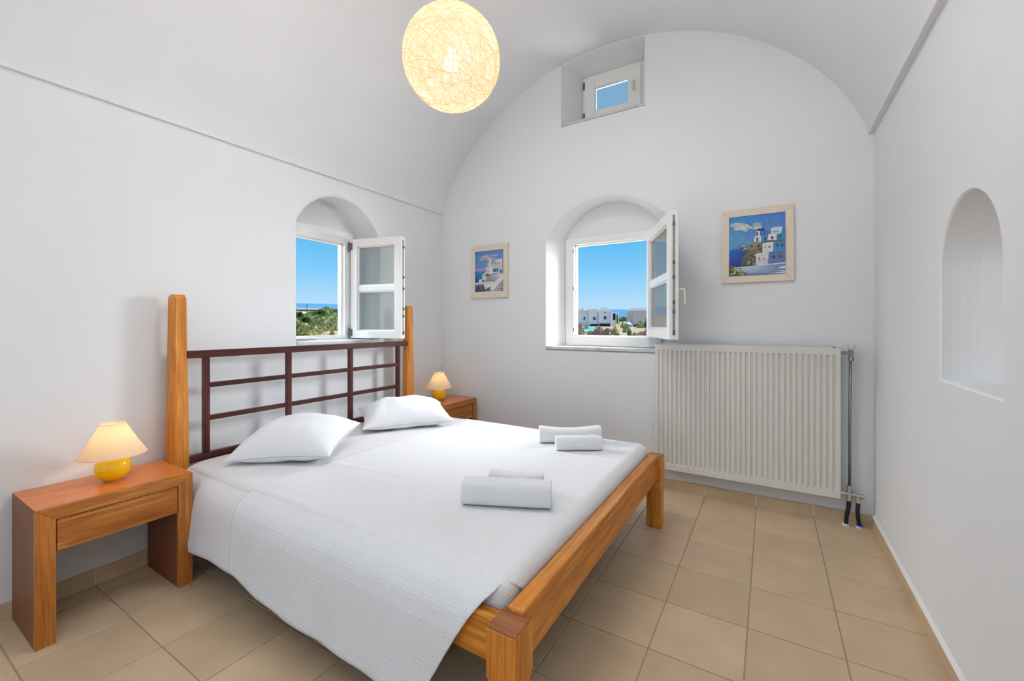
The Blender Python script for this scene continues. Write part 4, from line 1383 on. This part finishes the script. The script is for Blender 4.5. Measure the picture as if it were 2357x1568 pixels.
# plants
def leaf_cloud(seed, n, kind):
    r_ = random.Random(seed)
    V, F = [], []
    for k in range(n):
        th, ph = r_.uniform(0, 2 * PI), r_.uniform(0, PI / 2)
        rad_ = r_.uniform(.55, 1.0)
        bump_ = .8 + .35 * noise.noise(Vector((math.cos(th) * 2 + seed, math.sin(th) * 2, ph * 2)))
        c = Vector((math.cos(th) * math.cos(ph) * .5, math.sin(th) * math.cos(ph) * .5, .08 + math.sin(ph) * .92)) * rad_ * bump_
        c.z = max(.02, c.z)
        if kind == 'palm':
            d = Vector((math.cos(th), math.sin(th), r_.uniform(-.1, 1.0))).normalized()
            L_ = .5
            side = d.cross(Vector((0, 0, 1))).normalized() * .035
            base = Vector((0, 0, .35)); tip = base + d * L_; mid = base + d * L_ * .55 + Vector((0, 0, .12)); tip.z -= .15
            b0 = len(V)
            V += [base - side * .4, base + side * .4, mid + side, tip, mid - side]
            F.append((b0, b0 + 1, b0 + 2, b0 + 3, b0 + 4))
            continue
        d = (c.normalized() + Vector((r_.uniform(-.8, .8), r_.uniform(-.8, .8), r_.uniform(-.3, .9)))).normalized()
        s_ = d.orthogonal().normalized()
        L_, w_ = r_.uniform(.07, .13), r_.uniform(.018, .035)
        b0 = len(V)
        V += [c - d * L_, c + s_ * w_, c + d * L_, c - s_ * w_]
        F.append((b0, b0 + 1, b0 + 2, b0 + 3))
    return V, F
def core(V, F):
    n = 10
    b0 = len(V)
    for j in range(5):
        ph = PI / 2 * j / 4
        for i in range(n):
            a = 2 * PI * i / n
            rr_ = .36 * math.cos(ph) * (.9 + .15 * math.sin(i * 2.3 + j))
            V.append(Vector((rr_ * math.cos(a), rr_ * math.sin(a), .66 * math.sin(ph))))
    for j in range(4):
        for i in range(n): F.append((b0 + j * n + i, b0 + j * n + (i + 1) % n, b0 + (j + 1) * n + (i + 1) % n, b0 + (j + 1) * n + i))
meshes = {}
for kd in ('olive', 'green', 'palm', 'dark', 'rust', 'bright', 'tree'):
    for v in range(2):
        V, F = leaf_cloud(hash(kd) % 1 + v * 7 + len(kd) * 3, 90 if kd == 'palm' else 520, kd)
        if kd != 'palm': core(V, F)
        me = bpy.data.meshes.new('foliage_' + kd)
        me.from_pydata([tuple(p) for p in V], [], F)
        me.materials.append(MATS['leaf_' + kd])
        if kd in ('green', 'rust'):
            me.materials.append(MATS['blossom'])
            r_ = random.Random(v)
            for i in range(0, len(me.polygons)):
                if r_.random() < (.05 if kd == 'green' else .03): me.polygons[i].material_index = 1
        meshes[kd, v] = me
m_ = MB().tube([(0, 0, -.3), (0, 0, .12), (.02, 0, .34)], [.03, .03, .02], 6)
stem_me = bpy.data.meshes.new('stem'); stem_me.from_pydata(m_.v, [], m_.f); stem_me.materials.append(MATS['trunk'])
NMS = {'olive': 'scrub_bush', 'green': 'oleander_bush', 'palm': 'palm_bush', 'dark': 'dark_shrub', 'rust': 'dry_bush', 'bright': 'garden_tree', 'tree': 'young_tree'}
def plant(x, y, z, wd, ht, kd, label, group, k=0):
    e_ = thing(NMS[kd], label, 'bush', (x, y, z - .08), group=group)
    o = bpy.data.objects.new('foliage', meshes[kd, k % 2]); COL.objects.link(o); o.parent = e_
    e_.rotation_euler.z = k * 1.7
    e_.scale = (wd * 1.3, wd * 1.3, ht * 1.25)
    s_ = bpy.data.objects.new('stem', stem_me); COL.objects.link(s_); s_.parent = e_
LW = [(-32.0, 20.9, .37, 1.98, .81, 'olive', 'big olive-green scrub bush, lower left in the left window view'),
      (-30.2, 21.8, .37, .42, .7, 'olive', 'slim young scrub bush alone on bare earth, left window view'),
      (-69.6, 44.7, 1.05, 2.28, 1.98, 'palm', 'spiky palm at the left edge of the left window view'),
      (-70.1, 47.3, 1.12, 2.83, 1.57, 'green', None), (-63.8, 46.9, .91, 3.29, 2.1, 'green', None), (-64.6, 45.0, .91, 2.21, 1.03, 'green', None),
      (-69.9, 52.8, 1.2, 1.83, 2.17, 'palm', 'spiky palm nearest the open leaf in the left window view'),
      (-86.3, 54.2, 1.93, 1.68, 2.61, 'palm', 'farther palm above the left scrub, left window view'),
      (-92.5, 63.2, 2.53, 2.71, 2.82, 'palm', 'wide palm crown in the middle distance, left window view'),
      (-103.0, 72.6, 3.52, 2.84, 2.48, 'green', None), (-102.6, 75.5, 3.56, 3.37, 1.93, 'dark', None), (-45.7, 28.8, .39, 1.28, .99, 'green', None),
      (-52.8, 34.9, .52, 1.76, .94, 'green', None), (-50.4, 38.1, .5, 1.44, 1.32, 'dark', None), (-115.1, 73.8, 4.42, 2.76, 1.38, 'dark', None),
      (-112.5, 81.3, 4.55, 2.88, 1.57, 'green', None), (-54.5, 38.9, .59, 1.64, 1.01, 'green', None), (-113.2, 77.9, 4.48, 2.31, 1.28, 'dark', None)]
RW = [(-13.2, 32.3, .37, .77, .99, 'rust', 'rusty bush in the lower left corner of the far window view'),
      (-27.0, 69.3, .31, .9, .75, 'green', 'small green bush left of the swimming pool'),
      (-13.0, 36.5, .32, 1.16, .78, 'rust', 'wide rusty bush in front of the swimming pool'),
      (-12.5, 37.1, .31, 1.02, .63, 'rust', 'rusty bush right of the pool beside the grey agave'),
      (-13.9, 43.6, .24, .91, .82, 'green', 'grey-green bush right of the swimming pool'),
      (-33.8, 97.8, .86, 1.24, 1.24, 'green', 'round bush against the vaulted guest house wall'),
      (-25.8, 86.7, .47, 1.07, 1.43, 'green', 'bush just left of the sun canopies'),
      (-16.5, 56.9, .17, .94, 1.23, 'green', 'bush in front of the sun canopies'),
      (-10.1, 35.8, .33, .44, .77, 'tree', 'young tree on a thin stem in the middle of the garden'),
      (-37.0, 118.5, 1.52, 1.48, 2.22, 'bright', 'bright green tree behind the white pergola'),
      (-40.0, 135.2, 2.25, 4.18, 1.53, 'dark', 'long dark shrub on the crest below the sea'),
      (-30.9, 112.9, 1.16, 1.38, 2.65, 'dark', 'tall dark shrub at the left wall of the box-shaped house'),
      (-23.7, 92.2, .53, 1.68, 1.49, 'green', 'green bush in front of the box-shaped house'),
      (-22.2, 92.7, .54, 1.49, 1.95, 'dark', 'dark shrub at the right of the box-shaped house'),
      (-10.1, 40.0, .28, 1.05, .4, 'rust', 'low rusty bush at the bottom right of the far window view'),
      (-10.9, 34.9, .34, .58, .25, 'dark', 'low dark shrub at the bottom middle of the far window view'),
      (-9.8, 36.4, .32, .59, .33, 'green', 'low green bush beside the young tree'),
      (-9.0, 37.2, .31, .6, .67, 'rust', 'rusty bush beside the open window leaf'),
      (-13.6, 35.9, .32, .54, .46, 'rust', 'small rusty bush between the corner bush and the pool')]
LG = {'green': ('one of the grey-green flowering oleanders on the left window slope', 'oleanders on the left window slope'),
      'dark': ('one of the dark evergreen shrubs on the left window slope', 'dark shrubs on the left window slope')}
for k, (x, y, z, wd, ht, kd, lb) in enumerate(LW):
    plant(x, y, z, wd, ht, kd, lb or LG[kd][0], LG[kd][1] if not lb else 'bushes seen through the left window', k)
for k, (x, y, z, wd, ht, kd, lb) in enumerate(RW):
    plant(x, y, z, wd, ht, kd, lb, 'bushes seen through the far window', k)
# more scrub filling the slope seen through the left window
rg = random.Random(21)
for k in range(56):
    az = rg.uniform(-61, -50)
    d = 42 * (3.2 ** rg.random())
    x, y = d * math.sin(R(az)), d * math.cos(R(az))
    kd = rg.choice(['green', 'green', 'dark', 'green'])
    s_ = rg.uniform(.8, 1.5)
    plant(x, y, zt(x, y), s_ * 1.6 * (d / 60) ** .4, s_ * .95 * (d / 60) ** .3, kd, LG[kd][0], LG[kd][1], k)
w = thing('white_farmhouse', 'low white building on the horizon at the left edge of the left window view', 'house', (-104, 64.5, 3.4), R(35))
m_ = MB().box(-4, 2.4, -2, 2, -.5, 1.2); mk('wall', m_.v, m_.f, 'house_white', w, world=False)
m_ = MB().box(2.4, 3.6, -1.5, 1.5, -.5, .8); mk('annex', m_.v, m_.f, 'peach_roof', w, world=False)
for k, (x, y, h_) in enumerate(((-102, 66.2, 3.3), (-100, 77.5, 2.8))):
    m_ = MB().tube([(0, 0, -1), (0, 0, h_)], .06, 6).box(-.5, .5, -.04, .04, h_ - .3, h_ - .2)
    o = mk('utility_pole', m_.v, m_.f, 'trunk', loc=(x, y, zt(x, y)))
    tag(o, ['left thin utility pole on the horizon, left window view', 'right thin utility pole on the horizon, left window view'][k], 'pole', 'utility poles on the horizon')
